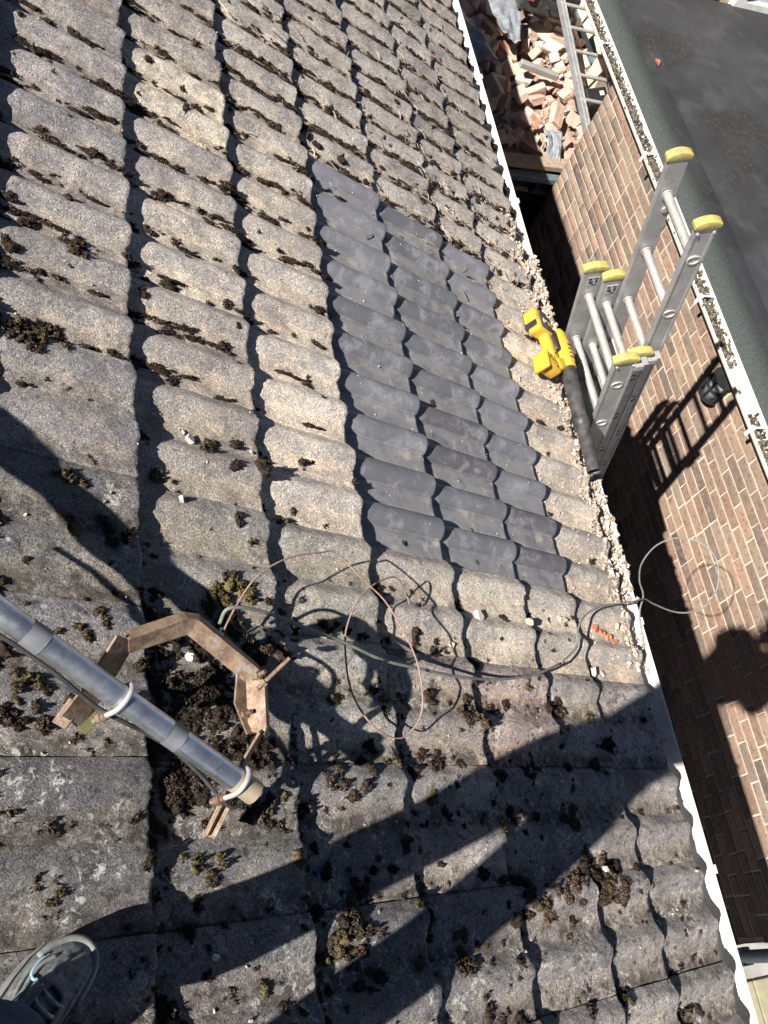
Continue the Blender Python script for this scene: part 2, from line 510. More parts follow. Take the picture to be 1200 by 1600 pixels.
TERRA = simple("terracotta", (0.48, 0.16, 0.07), (0.38, 0.13, 0.07), 40, 0.9, 150, 0.4)
HOUSEW = simple("dark_house_brick", (0.13, 0.085, 0.065), (0.19, 0.125, 0.095), 14, 0.95, 80, 0.4)
CREAMW = simple("cream_render", (0.52, 0.48, 0.38), (0.60, 0.56, 0.47), 6, 0.9, 80, 0.3)
YELLOWW = simple("yellow_painted_board", (0.62, 0.46, 0.14), (0.50, 0.37, 0.12), 12, 0.8, 80, 0.2)
GREYGLASS = simple("frosted_lamp_glass", (0.42, 0.45, 0.48), (0.34, 0.37, 0.40), 20, 0.25, 40, 0.05, 0.001)
GREYPIPE = simple("grey_plastic_pipe", (0.20, 0.23, 0.26), (0.27, 0.30, 0.33), 14, 0.45, 60, 0.1, 0.001)
DIRTM = simple("brick_dust_and_dirt", (0.20, 0.15, 0.115), (0.36, 0.29, 0.23), 14, 1.0, 60, 0.8, 0.012)
# ------------------------------------------------------------------ ground
g = Geo()
g.add([(-60, -60, GROUND), (70, -60, GROUND), (70, 80, GROUND), (-60, 80, GROUND)], [(0, 1, 2, 3)])
tag(g.obj("ground", CONC), kind="structure")

# ------------------------------------------------------------------ the house with the tiled roof
NOSES = [-0.15, 0.20, 0.552, 0.902, 1.256, 1.593, 1.941, 2.298, 2.592, 2.955]
ROLL, ROLLC, RH = 0.15, 0.152, 0.029
V_END = -1.23


def roll_profile(d, width=0.039):
    t = np.clip(np.abs(d) / width, 0, 1)
    return RH * (1 - t ** 2.0) ** 0.72


def old_profile(d, rh):
    t = np.clip(np.abs(d) / 0.049, 0, 1)
    return rh * (0.5 + 0.5 * np.cos(math.pi * t)) ** 0.85 - rh


def old_rh(nose, v):
    if nose < 1.0 and v < 1.25: return 0.012
    if nose < 1.3 and v < 0.8: return 0.016
    return 0.0215


def is_new(nose, v): return nose in (1.941, 2.298, 2.592) and 7.152 * ROLL - 0.107 < v < 16.152 * ROLL + 0.042


def prof_at(v, nose):
    q = np.asarray(v) / ROLL - ROLLC
    d = (q - np.round(q)) * ROLL
    if is_new(nose, v): return roll_profile(d) - RH - 0.0025 * np.clip((np.abs(d) - 0.039) / 0.03, 0, 1)
    return old_profile(d, old_rh(nose, v))


def surf(u, v):
    for n in NOSES:
        if u <= n + 1e-4:
            return float(prof_at(v, n)) + 0.075 * (u - n)
    return -0.05


house = tag(empty("bungalow", (0, 0, GROUND)), "bungalow with a mossy concrete tiled roof and white eaves gutter", "building")
gd = Geo()
RIDGE_U = -1.62
rx, rz = (EU * RIDGE_U)[0], (EU * RIDGE_U)[2]
for w0, w1 in ((-0.16, -0.105),):
    P = [uvw(RIDGE_U, V_END + 0.03, w1), uvw(2.90, V_END + 0.03, w1), uvw(2.90, 7.4, w1), uvw(RIDGE_U, 7.4, w1),
         uvw(RIDGE_U, V_END + 0.03, w0), uvw(2.90, V_END + 0.03, w0), uvw(2.90, 7.4, w0), uvw(RIDGE_U, 7.4, w0)]
    F = [(0, 1, 2, 3), (7, 6, 5, 4), (0, 4, 5, 1), (1, 5, 6, 2), (2, 6, 7, 3)]
    gd.add(P, F)
    # back slope
    q = [np.array([2 * P[3][0] - p[0], p[1], p[2]]) for p in P]
    gd.add(q, [tuple(reversed(f)) for f in F])
roof = gd.obj("roof", DECKM, house)
gw = Geo()
cx = (2.25 + (2 * rx - 2.25)) / 2
gw.box((cx, (V_END + 0.12 + 7.3) / 2, (GROUND - 1.62) / 2), (2.25 - (2 * rx - 2.25), 7.3 - V_END - 0.12, -1.62 - GROUND))
gw.obj("wall", HOUSEW, house)
gs = Geo(); gs.box((2.40, 3.08, -1.60), (0.32, 8.58, 0.02)); gs.obj("soffit", WHITEPVC, house)
gs = Geo(); gs.box((2.572, 3.08, -1.52), (0.022, 8.6, 0.18)); gs.obj("fascia_board", WHITEPVC, house)


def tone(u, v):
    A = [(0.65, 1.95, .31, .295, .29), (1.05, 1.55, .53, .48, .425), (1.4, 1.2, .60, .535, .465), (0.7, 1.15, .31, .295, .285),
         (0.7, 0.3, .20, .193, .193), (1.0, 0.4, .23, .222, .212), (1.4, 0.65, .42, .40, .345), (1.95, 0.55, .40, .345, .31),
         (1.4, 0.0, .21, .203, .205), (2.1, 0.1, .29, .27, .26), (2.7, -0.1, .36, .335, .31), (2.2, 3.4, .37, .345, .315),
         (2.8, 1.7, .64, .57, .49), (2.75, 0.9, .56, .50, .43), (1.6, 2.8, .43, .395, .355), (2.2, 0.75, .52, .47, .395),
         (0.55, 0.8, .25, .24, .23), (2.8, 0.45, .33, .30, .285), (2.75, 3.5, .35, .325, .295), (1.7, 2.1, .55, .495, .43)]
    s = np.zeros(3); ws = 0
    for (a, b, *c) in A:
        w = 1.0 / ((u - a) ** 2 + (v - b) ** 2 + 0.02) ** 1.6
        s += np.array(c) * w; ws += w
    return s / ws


def tile_mesh(name, nx, ny, seed, new=False, rh=0.0215, lo=False):
    """one double-roll interlocking tile, local x = down slope (0 at the nose), y across from the lower crest, z out"""
    xs = np.concatenate([np.linspace(-0.42, -0.05, max(3, nx // 2)), np.linspace(-0.05, 0, max(3, nx - nx // 2))[1:]]) if not lo else np.linspace(-0.40, 0, 4)
    if not lo:
        xs = np.concatenate([np.linspace(-0.42, -0.012, nx - 4), np.array([-0.009, -0.005, -0.002, 0.0])])
    ys = np.linspace(-0.132, 0.1905, ny)
    X, Y = np.meshgrid(xs, ys, indexing='ij')
    so = seed * 13.37
    d0 = np.minimum(np.abs(Y), np.abs(Y - ROLL))
    prof = roll_profile(d0) - RH - 0.0025 * np.clip((d0 - 0.039) / 0.03, 0, 1)
    if not new: prof = old_profile(d0, rh)
    prof = np.where(Y < -0.105, prof - 0.010 * np.clip((-0.105 - Y) / 0.008, 0, 1), prof)
    if new: prof = prof - 0.0022 * np.exp(-((d0 - 0.0405) / 0.0032) ** 2)
    Z = prof + 0.075 * X
    edge = np.clip((X + 0.010) / 0.010, 0, 1)
    if new:
        Z -= 0.0030 * edge ** 2
        Z += 0.0006 * vnoise(X * 30 + so, Y * 30)
        jit = 0.0012 * vnoise(ys * 30 + so, ys * 0 + so)
    else:
        Z -= 0.0038 * edge ** 2 * (0.5 + 1.2 * np.abs(vnoise(Y * 55 + so, X * 0 + 3.3)))
        Z += 0.0040 * vnoise(X * 22 + so, Y * 26 + so) + 0.0026 * vnoise(X * 75 + so, Y * 80) + 0.0016 * vnoise(X * 170, Y * 170 + so)
        jit = 0.0050 * vnoise(ys * 30 + so, ys * 0 + so) + 0.0035 * vnoise(ys * 110 + so, ys * 0 + 7 + so)
    X = X + np.clip((X + 0.06) / 0.06, 0, 1) * jit[None, :]
    na, nb = X.shape
    top = np.stack([X, Y, Z], -1).reshape(-1, 3)
    idx = np.arange(na * nb).reshape(na, nb)
    quads = [np.stack([idx[:-1, :-1], idx[1:, :-1], idx[1:, 1:], idx[:-1, 1:]], -1).reshape(-1, 4)]
    # nose face (own verts for a crisp edge) and the far side skirt
    n0 = len(top)
    nose_t = np.stack([X[-1], Y[-1], Z[-1]], -1)
    th = 0.022 + (0 if new else 1) * 0.004 * vnoise(ys * 40 + so, ys * 0)
    nose_b = nose_t + np.stack([-0.003 + 0 * th, 0 * th, -th], -1)
    nose_c = nose_b + np.array([-0.05, 0, 0.001])
    i0 = n0 + np.arange(nb); i1 = i0 + nb; i2 = i1 + nb
    quads.append(np.stack([i0[:-1], i1[:-1], i1[1:], i0[1:]], -1))
    quads.append(np.stack([i1[:-1], i2[:-1], i2[1:], i1[1:]], -1))
    n1 = n0 + 3 * nb
    side_t = np.stack([X[:, -1], Y[:, -1], Z[:, -1]], -1)
    side_b = side_t + np.array([0, -0.002, -0.016])
    j0 = n1 + np.arange(na); j1 = j0 + na
    quads.append(np.stack([j0[1:], j1[1:], j1[:-1], j0[:-1]], -1))
    verts = np.concatenate([top, nose_t, nose_b, nose_c, side_t, side_b])
    pan = (np.clip((d0 - 0.036) / 0.005, 0, 1) if new else np.clip((d0 - 0.032) / 0.016, 0, 1)).ravel()
    q_ = np.mod(Y, ROLL)
    foot = (np.clip((q_ - 0.034) / 0.012, 0, 1) * np.clip((0.098 - q_) / 0.03, 0, 1)).ravel()
    bl = (np.clip((X + 0.03) / 0.03, 0, 1) * np.clip((d0 - 0.040) / 0.01, 0, 1) * np.clip(1.4 - d0 / 0.06, 0, 1)).ravel()
    rest = len(verts) - len(pan)
    foot = np.concatenate([foot, np.zeros(rest)])
    pan = np.concatenate([pan, np.full(rest, .4)])
    if not new: bl = foot
    bl = bl if not new else np.concatenate([bl, np.full(rest, 0.15)])
    return verts, np.concatenate(quads), pan, bl


def attr_const(me, name, val):
    at = me.attributes.new(name, 'FLOAT', 'POINT')
    at.data.foreach_set("value", np.full(len(me.vertices), val, dtype=np.float32))


NEW_SET = {(1.941, k) for k in (7, 9, 11, 13, 15)} | {(2.298, k) for k in (7, 9, 11, 13, 15)} | {(2.592, k) for k in (7, 9, 11, 13, 15)}
new_meshes = []
for s_ in range(3):
    vv, qq, pan, bl = tile_mesh("tile", 30, 140, 3 + s_, True)
    new_meshes.append(np_mesh("tile_new", vv, quads=qq, mat=TILE_NEW, attrs={"pan": pan, "bloom": bl}))
TILES = []
for ni, nose in enumerate(NOSES):
    for k in range(-9, 40, 2):
        v0 = (k + ROLLC) * ROLL
        if v0 + 0.2 < V_END or v0 > 5.95: continue
        tid = ni * 57 + k + 20
        rr = random.Random(tid * 7 + 1)
        if (nose, k) in NEW_SET:
            me = new_meshes[tid % 3]
            col = np.array([0.128, 0.128, 0.138]) * rr.uniform(0.78, 1.2)
            if (nose, k) in ((2.592, 7), (2.298, 9)): col = np.array([0.090, 0.085, 0.094])
        else:
            near = (0.3 < nose) and -0.6 < v0 < 2.6
            vv, qq, pan, bl = tile_mesh("tile", 40 if near else 22, 104 if near else 72, tid, False, old_rh(nose, v0))
            me = np_mesh("tile", vv, quads=qq, mat=TILE_OLD, attrs={"foot": bl, "pan": pan})
            u_, v_ = nose - 0.17, v0 + 0.04
            lich = 1.0 if v_ < 0.95 else (0.45 if rr.random() < 0.4 else 0.12)
            grime = 0.15 if (1.0 < u_ and 0.7 < v_ < 2.2) else (0.45 if v_ > 1.1 else 0.9)
            if nose > 2.9 and 0.6 < v_ < 3: grime, lich = 0.05, 0.0
            attr_const(me, "lichen", lich); attr_const(me, "grime", grime)
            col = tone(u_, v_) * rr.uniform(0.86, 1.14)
            if (nose, k) == (2.298, 3): col = np.array([.42, .335, .305])
            if (nose, k) == (1.256, 15): col = np.array([.66, .59, .49])
        o = bpy.data.objects.new("tile", me)
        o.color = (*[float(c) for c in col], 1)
        m = ROOFM.copy()
        lift = rr.uniform(-0.001, 0.002)
        m.translation = V(uvw(nose + rr.uniform(-0.004, 0.004), v0, lift))
        m = m @ Matrix.Rotation(rr.uniform(-0.006, 0.006), 4, 'Z') @ Matrix.Rotation(rr.uniform(-0.003, 0.003), 4, 'X')
        place(o, m, roof)
        TILES.append(o)

# the part of the slope beyond the frame, joined
vv, qq, pan, bl = tile_mesh("tile", 6, 22, 1, True, lo=True)
R3 = np.array(ROOFM.to_3x3())
av, aq = [], []
base = 0
spots = [(n, k) for n in (-1.55, -1.20, -0.85, -0.50) for k in range(-9, 49, 2)] + [(n, k) for n in NOSES for k in range(41, 49, 2)]
for (n, k) in spots:
    v0 = (k + ROLLC) * ROLL
    if v0 + 0.2 < V_END: continue
    if n > -0.2 and v0 <= 5.95: continue
    av.append((vv @ R3.T) + uvw(n, v0)); aq.append(qq + base); base += len(vv)
me = np_mesh("tile_field", np.concatenate(av), quads=np.concatenate(aq), mat=TILE_OLD)
attr_const(me, "lichen", 0.3); attr_const(me, "grime", 0.8)
o = bpy.data.objects.new("tile_field", me); o.color = (.26, .245, .23, 1)
place(o, None, roof); tag(o, kind="stuff")

# eaves gutter, half round, open to the sky
def gutter_profile(r, t, seg=14):
    out = [(-r * math.cos(a), -r * math.sin(a)) for a in np.linspace(0, math.pi, seg)]
    inn = [(-(r - t) * math.cos(a), -(r - t) * math.sin(a)) for a in np.linspace(math.pi, 0, seg)]
    return [(-r, 0.008)] + out + [(r, 0.007), (r + 0.004, 0.009), (r + 0.004, 0.014), (r - 0.004, 0.014)] + inn + [(-(r - t), 0.008)]


def gutter(name, xc, z, y0, y1, r, mat, parent, n=30):
    gg = Geo()
    ys = np.linspace(y0, y1, n)
    pts = [(xc + 0.002 * math.sin(y * 2.1), y, z + 0.002 * math.sin(y * 1.3)) for y in ys]
    pr = gutter_profile(r, 0.003)
    vs, fs, m_ = [], [], len(pr)
    for p in pts:
        for (x, zz) in pr: vs.append((p[0] + x, p[1], p[2] + zz))
    for i in range(len(pts) - 1):
        for k in range(m_):
            fs.append((i * m_ + k, i * m_ + (k + 1) % m_, (i + 1) * m_ + (k + 1) % m_, (i + 1) * m_ + k))
    gg.add(vs, fs)
    gu = gg.obj(name, mat, parent, smooth=True, sharp=0.6)
    return gu


GX, GZ, GR = 2.634, -1.462, 0.053
gut = gutter("gutter", GX, GZ, V_END - 0.02, 7.45, GR, WHITEPVC, house)
for y in (-0.85, 0.03, 0.92, 3.1, 4.0, 4.9, 5.8):
    b = Geo()
    pr = [(GX + (GR + 0.006) * math.cos(a), GZ - (GR + 0.006) * math.sin(a)) for a in np.linspace(-0.25, math.pi, 12)]
    vs = [(x, y + s, z) for s in (-0.014, 0.014) for (x, z) in pr] + [(x + (0.004 if i < 2 else 0), y + s, z - 0.004) for s in (-0.014, 0.014) for i, (x, z) in enumerate(pr)]
    n = len(pr); fs = []
    for k in range(n - 1):
        fs += [(k, k + 1, n + k + 1, n + k), (2 * n + k, 3 * n + k, 3 * n + k + 1, 2 * n + k + 1), (k, 2 * n + k, 2 * n + k + 1, k + 1), (n + k, n + k + 1, 3 * n + k + 1, 3 * n + k)]
    b.add(vs, fs)
    b.box((GX + GR + 0.004, y, GZ + 0.013), (0.016, 0.028, 0.010))
    b.obj("gutter_bracket", WHITEPVC, gut)

# ------------------------------------------------------------------ garage with the flat roof next door
garage = tag(empty("garage", (5.5, 2.4, GROUND)), "brown brick garage with a black flat roof and white gutter", "building")
WY0, WY1, WZ1 = -0.36, 5.18, -2.10
g = Geo()
g.box(((WALLX + 0.0075 + WALLX + 0.22) / 2, (WY0 + WY1) / 2, (GROUND + WZ1 + 0.06) / 2), (0.2125, WY1 - WY0 - 0.004, WZ1 + 0.06 - GROUND))
wall = g.obj("wall", MORTAR, garage)


def brick_verts(L, seed):
    r = random.Random(seed)
    H, D = 0.0655, 0.10
    j = lambda s: r.uniform(-s, s)
    back = [(D, -L / 2, -H / 2), (D, L / 2, -H / 2), (D, L / 2, H / 2), (D, -L / 2, H / 2)]
    mid = [(0.003 + abs(j(.003)), a * L / 2 + j(.003), b_ * H / 2 + j(.0026)) for a, b_ in ((-1, -1), (1, -1), (1, 1), (-1, 1))]
    i_ = 0.0035
    fr = [(j(.0012), -L / 2 + i_, -H / 2 + i_), (j(.0012), L / 2 - i_, -H / 2 + i_), (j(.0012), L / 2 - i_, H / 2 - i_), (j(.0012), -L / 2 + i_, H / 2 - i_)]
    v = back + mid + fr
    f = []
    for a, b in ((0, 4), (4, 8)):
        for k in range(4): f.append((a + k, a + (k + 1) % 4, b + (k + 1) % 4, b + k))
    f.append((8, 9, 10, 11))
    return v, f


BRICK_MESH = {}
for L in (0.215, 0.105, 0.16):
    for s_ in range(5):
        g = Geo(); g.add(*brick_verts(L, s_ + int(L * 1000))); BRICK_MESH[(L, s_)] = g.mesh("brick", BRICKM)

camL = [np.array(_r), np.array(_u), -np.array(_b)]


def shown(p):
    q = np.array(p) - np.array(CAM_POS); d = camL[2] @ q
    if d <= 0.1: return None
    x = 600 + 1368.6 * (camL[0] @ q) / d; y = 800 - 1368.6 * (camL[1] @ q) / d
    return x, y, d


cand = []
rb = random.Random(5)
row = 0
z = WZ1 - 0.0375 + 0.03
while z > GROUND:
    y = WY1
    first = True
    while y > WY0 + 0.02:
        L = 0.215
        if first and row % 2: L = 0.105
        elif rb.random() < 0.05: L = 0.105
        elif rb.random() < 0.03: L = 0.16
        if y - L < WY0: L = max(y - WY0, 0.0)
        first = False
        if L > 0.05: cand.append((z, y - L / 2, L, row))
        y -= L + 0.010
    z -= 0.075; row += 1


def vis_key(c):
    s = shown((WALLX, c[1], c[0]))
    if s is None: return 9e9
    x, y, d = s
    inf = -30 < x < 1230 and -30 < y < 1630
    z_lip = -1.45
    # seen past the eaves lip?
    t = (2.72 - CAM_POS.x) / (WALLX - CAM_POS.x)
    zc = CAM_POS.z + (c[0] - CAM_POS.z) * t
    vis = zc > -1.47
    return d + (0 if inf and vis else 1000)


cand.sort(key=vis_key)
av, aq, ar, base = [], [], [], 0
for i, (z, y, L, rw) in enumerate(cand):
    jit = rb.uniform(-0.0015, 0.0025)
    if i < 300:
        key = min((0.215, 0.105, 0.16), key=lambda q: abs(q - L))
        o = bpy.data.objects.new("brick", BRICK_MESH[(key, rb.randrange(5))])
        m = Matrix.Translation((WALLX + jit, y, z + rb.uniform(-.001, .001))) @ Matrix.Rotation(rb.uniform(-.006, .006), 4, 'X')
        if abs(key - L) > 1e-3: m = m @ Matrix.Diagonal((1, L / key, 1, 1))
        place(o, m, wall)
    else:
        v, f = brick_verts(L, i % 9)
        av.append(np.array(v) + np.array([WALLX + jit, y, z])); aq.append(np.array(f) + base); base += 12
        ar += [rb.random()] * 12
me = np_mesh("brick_courses", np.concatenate(av), quads=np.concatenate(aq), mat=BRICKS_STUFF, smooth=False, attrs={"rnd": ar})
tag(place(bpy.data.objects.new("brick_courses", me), None, wall), kind="stuff")

# garage body behind the wall, back part set back past the corner
g = Geo()
g.box((6.5, 2.4, (GROUND - 2.0) / 2), (3.98, 5.5, -2.0 - GROUND))
g.obj("body", CREAMW, garage)
g = Geo(); g.box((5.35, 7.1, (GROUND - 2.05) / 2), (0.1, 3.8, -2.05 - GROUND)); g.obj("recess_wall", CREAMW, garage)
for yy in (5.35, 5.9, 6.45):
    g = Geo(); g.box((5.26, yy, -3.2), (0.05, 0.09, 2.1)); g.obj("recess_post", YELLOWW, garage, bevel=0.004)
    g = Geo(); g.box((5.27, yy + 0.28, -3.2), (0.03, 0.42, 2.0)); g.obj("recess_panel", CREAMW, garage, bevel=0.004)
FZ = -1.92
n_x, n_y = 40, 60
xs = np.linspace(4.37, 9.5, n_x); ys = np.linspace(-0.45, 6.10, n_y)
Xg, Yg = np.meshgrid(xs, ys, indexing='ij')
Zg = FZ + 0.012 * vnoise(Xg * 1.3, Yg * 1.1) + 0.004 * vnoise(Xg * 5, Yg * 4)
idx = np.arange(n_x * n_y).reshape(n_x, n_y)
me = np_mesh("flat_roof", np.stack([Xg, Yg, Zg], -1), quads=np.stack([idx[:-1, :-1], idx[1:, :-1], idx[1:, 1:], idx[:-1, 1:]], -1).reshape(-1, 4), mat=FLATR)
froof = place(bpy.data.objects.new("flat_roof", me), None, garage)
g = Geo(); g.box((6.87, 2.83, FZ - 0.06), (5.2, 6.5, 0.08)); g.obj("roof_board", WOOD, garage)
# lapped membrane edge: a raised strip with a lip
ys = np.linspace(-0.45, 6.09, 50)
g = Geo()
vs, fs = [], []
for i, y in enumerate(ys):
    e = 4.50 + 0.012 * float(vnoise(y * 2.2, 4.1)) + 0.02 * math.sin(y * 0.7)
    zt = FZ + 0.016 + 0.008 * float(vnoise(y * 1.1, 9.9))
    vs += [(4.36, y, FZ + 0.010), (e - 0.004, y, zt + 0.001), (e, y, zt - 0.002), (e, y, FZ - 0.01)]
for i in range(len(ys) - 1):
    for k in range(3): fs.append((i * 4 + k, (i + 1) * 4 + k, (i + 1) * 4 + k + 1, i * 4 + k + 1))
g.add(vs, fs); g.obj("membrane_lap", FLATR, garage, smooth=True, sharp=0.7)
vs, fs = [], []
ys = np.linspace(-0.45, 6.09, 120)
for i, y in enumerate(ys):
    e = 4.385 + 0.02 * float(vnoise(y * 3.0, 1.1)) + 0.012 * float(vnoise(y * 9.0, 5.1))
    vs += [(4.200, y, FZ - 0.034), (4.214, y, FZ + 0.010), (e - 0.006, y, FZ + 0.027), (e, y, FZ + 0.015)]
for i in range(len(ys) - 1):
    for k in range(3): fs.append((i * 4 + k, (i + 1) * 4 + k, (i + 1) * 4 + k + 1, i * 4 + k + 1))
g = Geo(); g.add(vs, fs); g.obj("felt_edge_strip", GREENFELT, garage, smooth=True)
g = Geo(); g.box((4.232, 2.83, -1.995), (0.02, 6.5, 0.15)); g.obj("fascia_board", CREAMPVC, garage, bevel=0.003)
g = Geo(); g.box((4.2035, 2.83, -1.946), (0.010, 6.5, 0.024)); g.obj("drip_trim", CREAMPVC, garage, bevel=0.003)
gut2 = gutter("gutter", 4.152, -1.950, -0.42, 6.1, 0.047, CREAMPVC, garage)
for y in (0.2, 1.2, 2.14, 3.05, 4.22, 5.3):
    b = Geo()
    b.box((4.104, y, -1.940), (0.014, 0.03, 0.03)); b.box((4.100, y, -1.968), (0.01, 0.022, 0.06)); b.box((4.152, y, -1.930), (0.10, 0.012, 0.006))
    b.obj("gutter_clip", WHITEPVC, gut2, bevel=0.002)
# silt and moss lying in that gutter
rg = random.Random(3)
gv, gf, gc = [], [], []
g = Geo()
for i in range(4200):
    y = rg.uniform(-0.3, 6.0); x = 4.150 + rg.gauss(0, 0.024); s = rg.uniform(0.003, 0.011)
    if vnoise(y * 1.7, 3.3) < -0.30 or abs(x - 4.150) > .044: continue
    m = Matrix.Rotation(rg.uniform(0, 3), 3, 'Z') @ Matrix.Rotation(rg.uniform(0, 3), 3, 'X')
    c = rg.choice([(.07, .058, .042), (.11, .09, .068), (.20, .175, .14), (.04, .033, .025), (.14, .12, .095)])
    g.box((x, y, -1.960 + (x - 4.150) ** 2 * 6 + rg.uniform(-.004, .008)), (s * 1.5, s * 1.3, s), m, c)
o = g.obj("gutter_silt", CHIPM, gut2, cols=True); tag(o, kind="stuff")
# downpipe at the near end
g = Geo(); g.tube([(4.16, -0.40, -2.02), (4.20, -0.41, -2.15), (4.235, -0.42, -2.3), (4.235, -0.42, GROUND + 0.1)], 0.036, 14)
dp = g.obj("downpipe", GREYPIPE, garage, smooth=True, sharp=0.8)
for z in (-2.5, -3.52):
    g = Geo(); g.box((4.245, -0.42, z), (0.07, 0.095, 0.05)); g.obj("pipe_bracket", GREYPIPE, dp, bevel=0.006)

# house wall rising behind the flat roof, with a white door frame
back = tag(empty("house_behind", (6.5, 6.3, GROUND)), "brick house wall with a white door frame behind the flat roof", "building")
g = Geo(); g.box((7.0, 6.25, -1.2), (4.4, 0.2, 3.4)); bw = g.obj("wall", MORTAR, back)
av, aq, ar, base = [], [], [], 0
for r_ in range(14):
    for k in range(20):
        x = 4.85 + k * 0.225 + (0.1125 if r_ % 2 else 0)
        if 5.50 < x + 0.1 and x - 0.1 < 6.1: continue
        v, f = brick_verts(0.215, k % 9)
        v = [(a[1] + x, 6.14 + a[0], a[2] - 1.93 + 0.075 * r_) for a in v]
        av.append(np.array(v)); aq.append(np.array(f)[:, ::-1] + base); base += 12; ar += [rb.random()] * 12
me = np_mesh("brick_courses", np.concatenate(av), quads=np.concatenate(aq), mat=BRICKS_STUFF, smooth=False, attrs={"rnd": ar})
tag(place(bpy.data.objects.new("brick_courses", me), None, bw), kind="stuff")
g = Geo()
g.box((5.56, 6.115, -1.2), (0.10, 0.07, 1.5)); g.box((6.04, 6.115, -1.2), (0.10, 0.07, 1.5)); g.box((5.80, 6.115, -1.90), (0.40, 0.07, 0.06))
dfm = g.obj("door_frame", WHITEPVC, back, bevel=0.006)
g = Geo(); g.box((5.80, 6.13, -1.2), (0.38, 0.02, 1.34)); g.obj("door_glass", GREYGLASS, dfm)

# paving past the end of the wall
pv = tag(empty("paving", (4.9, -1.2, GROUND)), kind="structure")
for i in range(3):
    for j in range(3):
        g = Geo(); g.box((4.50 + i * 0.61, -0.93 - j * 0.61, GROUND + 0.022), (0.60, 0.60, 0.04))
        g.obj("paving_slab", BUFFSTONE, pv, bevel=0.006)
# ------------------------------------------------------------------ moss
PAL = {'b': [(.070, .050, .037), (.105, .075, .054), (.038, .029, .023), (.15, .108, .076)],
       'r': [(.13, .085, .055), (.17, .115, .075), (.07, .048, .034), (.21, .15, .10)],
       'o': [(.105, .088, .048), (.070, .056, .034), (.150, .125, .062), (.040, .033, .023), (.09, .065, .045)],
       'y': [(.155, .128, .045), (.10, .08, .036), (.18, .155, .06), (.055, .043, .028), (.09, .065, .042)],
       'k': [(.028, .022, .018), (.042, .032, .025), (.058, .043, .031)]}


class NGeo:
    def __init__(s): s.v, s.t, s.c, s.n = [], [], [], 0

    def add(s, v, t, c):
        s.v.append(v); s.t.append(np.asarray(t) + s.n); s.c.append(c); s.n += len(v)

    def obj(s, name, mat):
        me = np_mesh(name, np.concatenate(s.v), tris=np.concatenate(s.t), mat=mat, smooth=False, cols=np.concatenate(s.c))
        return place(bpy.data.objects.new(name, me))


RB = np.stack([EU, EV, EN])         # rows: roof axes in world
_gi = np.arange(81).reshape(9, 9)
CORE_T = np.concatenate([np.stack([_gi[:-1, :-1], _gi[1:, :-1], _gi[1:, 1:]], -1).reshape(-1, 3), np.stack([_gi[:-1, :-1], _gi[1:, 1:], _gi[:-1, 1:]], -1).reshape(-1, 3)])
_a, _b2 = np.meshgrid(np.linspace(-1, 1, 9), np.linspace(-1, 1, 9), indexing='ij')
CX = (_a * np.sqrt(1 - _b2 ** 2 / 2)).ravel(); CY = (_b2 * np.sqrt(1 - _a ** 2 / 2)).ravel()
CEDGE = (np.maximum(np.abs(_a), np.abs(_b2)) > .99).ravel()


def clump(g, u, v, w, r, h, kind, rr, dens=1.0, asp=None, rot=None, mx=900):
    """a cushion of moss: lumpy core and many short leafy shoots"""
    q = np.random.default_rng(rr.randrange(1 << 30))
    pal = np.array(PAL[kind])
    asp = q.uniform(.55, 1.0) if asp is None else asp
    rot = q.uniform(0, 3.14) if rot is None else rot
    cr, sr = math.cos(rot), math.sin(rot)
    lob = np.stack([q.uniform(-.7, .7, 6), q.uniform(-.7, .7, 6), q.uniform(.35, .9, 6)], -1)

    def height(x, y):
        d = [(1 - ((x - a) ** 2 + (y - b) ** 2) / (s * .62) ** 2) * s for a, b, s in lob]
        return np.maximum.reduce(d + [.45 * (1 - 1.9 * (x * x + y * y))])

    def xy(x, y): return (x * cr - y * sr * asp) * r, (x * sr + y * cr * asp) * r
    hh = np.maximum(-.25, height(CX, CY)) * h * .85 + q.uniform(-.08, .08, 81) * h
    hh[CEDGE] = -.3 * h
    e = 1 + q.uniform(-.2, .12, 81)
    X, Y = xy(CX * e, CY * e)
    P = np.stack([u + X, v + Y, w + hh], -1) @ RB
    g.add(P, CORE_T, np.tile(pal[2 % len(pal)] * .75, (81, 1)) * q.uniform(.6, 1.4, (81, 1)))
    N = int(min(mx, dens * (50 + 150000 * r * r * asp)))
    a = q.uniform(0, 6.283, N); k = np.sqrt(q.random(N)) * .98
    x, y = k * np.cos(a), k * np.sin(a)
    hN = height(x, y); ok = hN > -.12
    x, y, hN = x[ok], y[ok], np.maximum(0, hN[ok]); N = len(x)
    if N == 0: return
    X, Y = xy(x, y)
    base = np.stack([u + X, v + Y, w + hN * h * .9 - .001], -1)
    d = np.stack([X / r * .9 + q.uniform(-.6, .6, N), Y / r * .9 + q.uniform(-.6, .6, N), q.uniform(.4, 1, N)], -1)
    d /= np.linalg.norm(d, axis=1, keepdims=True)
    s1 = np.cross(d, q.uniform(-1, 1, (N, 3))); s1 /= np.linalg.norm(s1, axis=1, keepdims=True) + 1e-6
    s2 = np.cross(d, s1)
    s = q.uniform(.0012, .0032, (N, 1)); L = q.uniform(.0025, .0065, (N, 1))
    Vv = np.stack([base + s1 * s, base - s1 * s * .5 + s2 * s * .8, base - s1 * s * .5 - s2 * s * .8, base + d * L], 1).reshape(-1, 3) @ RB
    T = (np.array([[0, 1, 3], [1, 2, 3], [2, 0, 3]])[None] + (np.arange(N) * 4)[:, None, None]).reshape(-1, 3)
    C = pal[q.integers(0, len(pal), N)] * q.uniform(.6, 1.4, (N, 1))
    g.add(Vv, T, np.repeat(C, 4, axis=0))


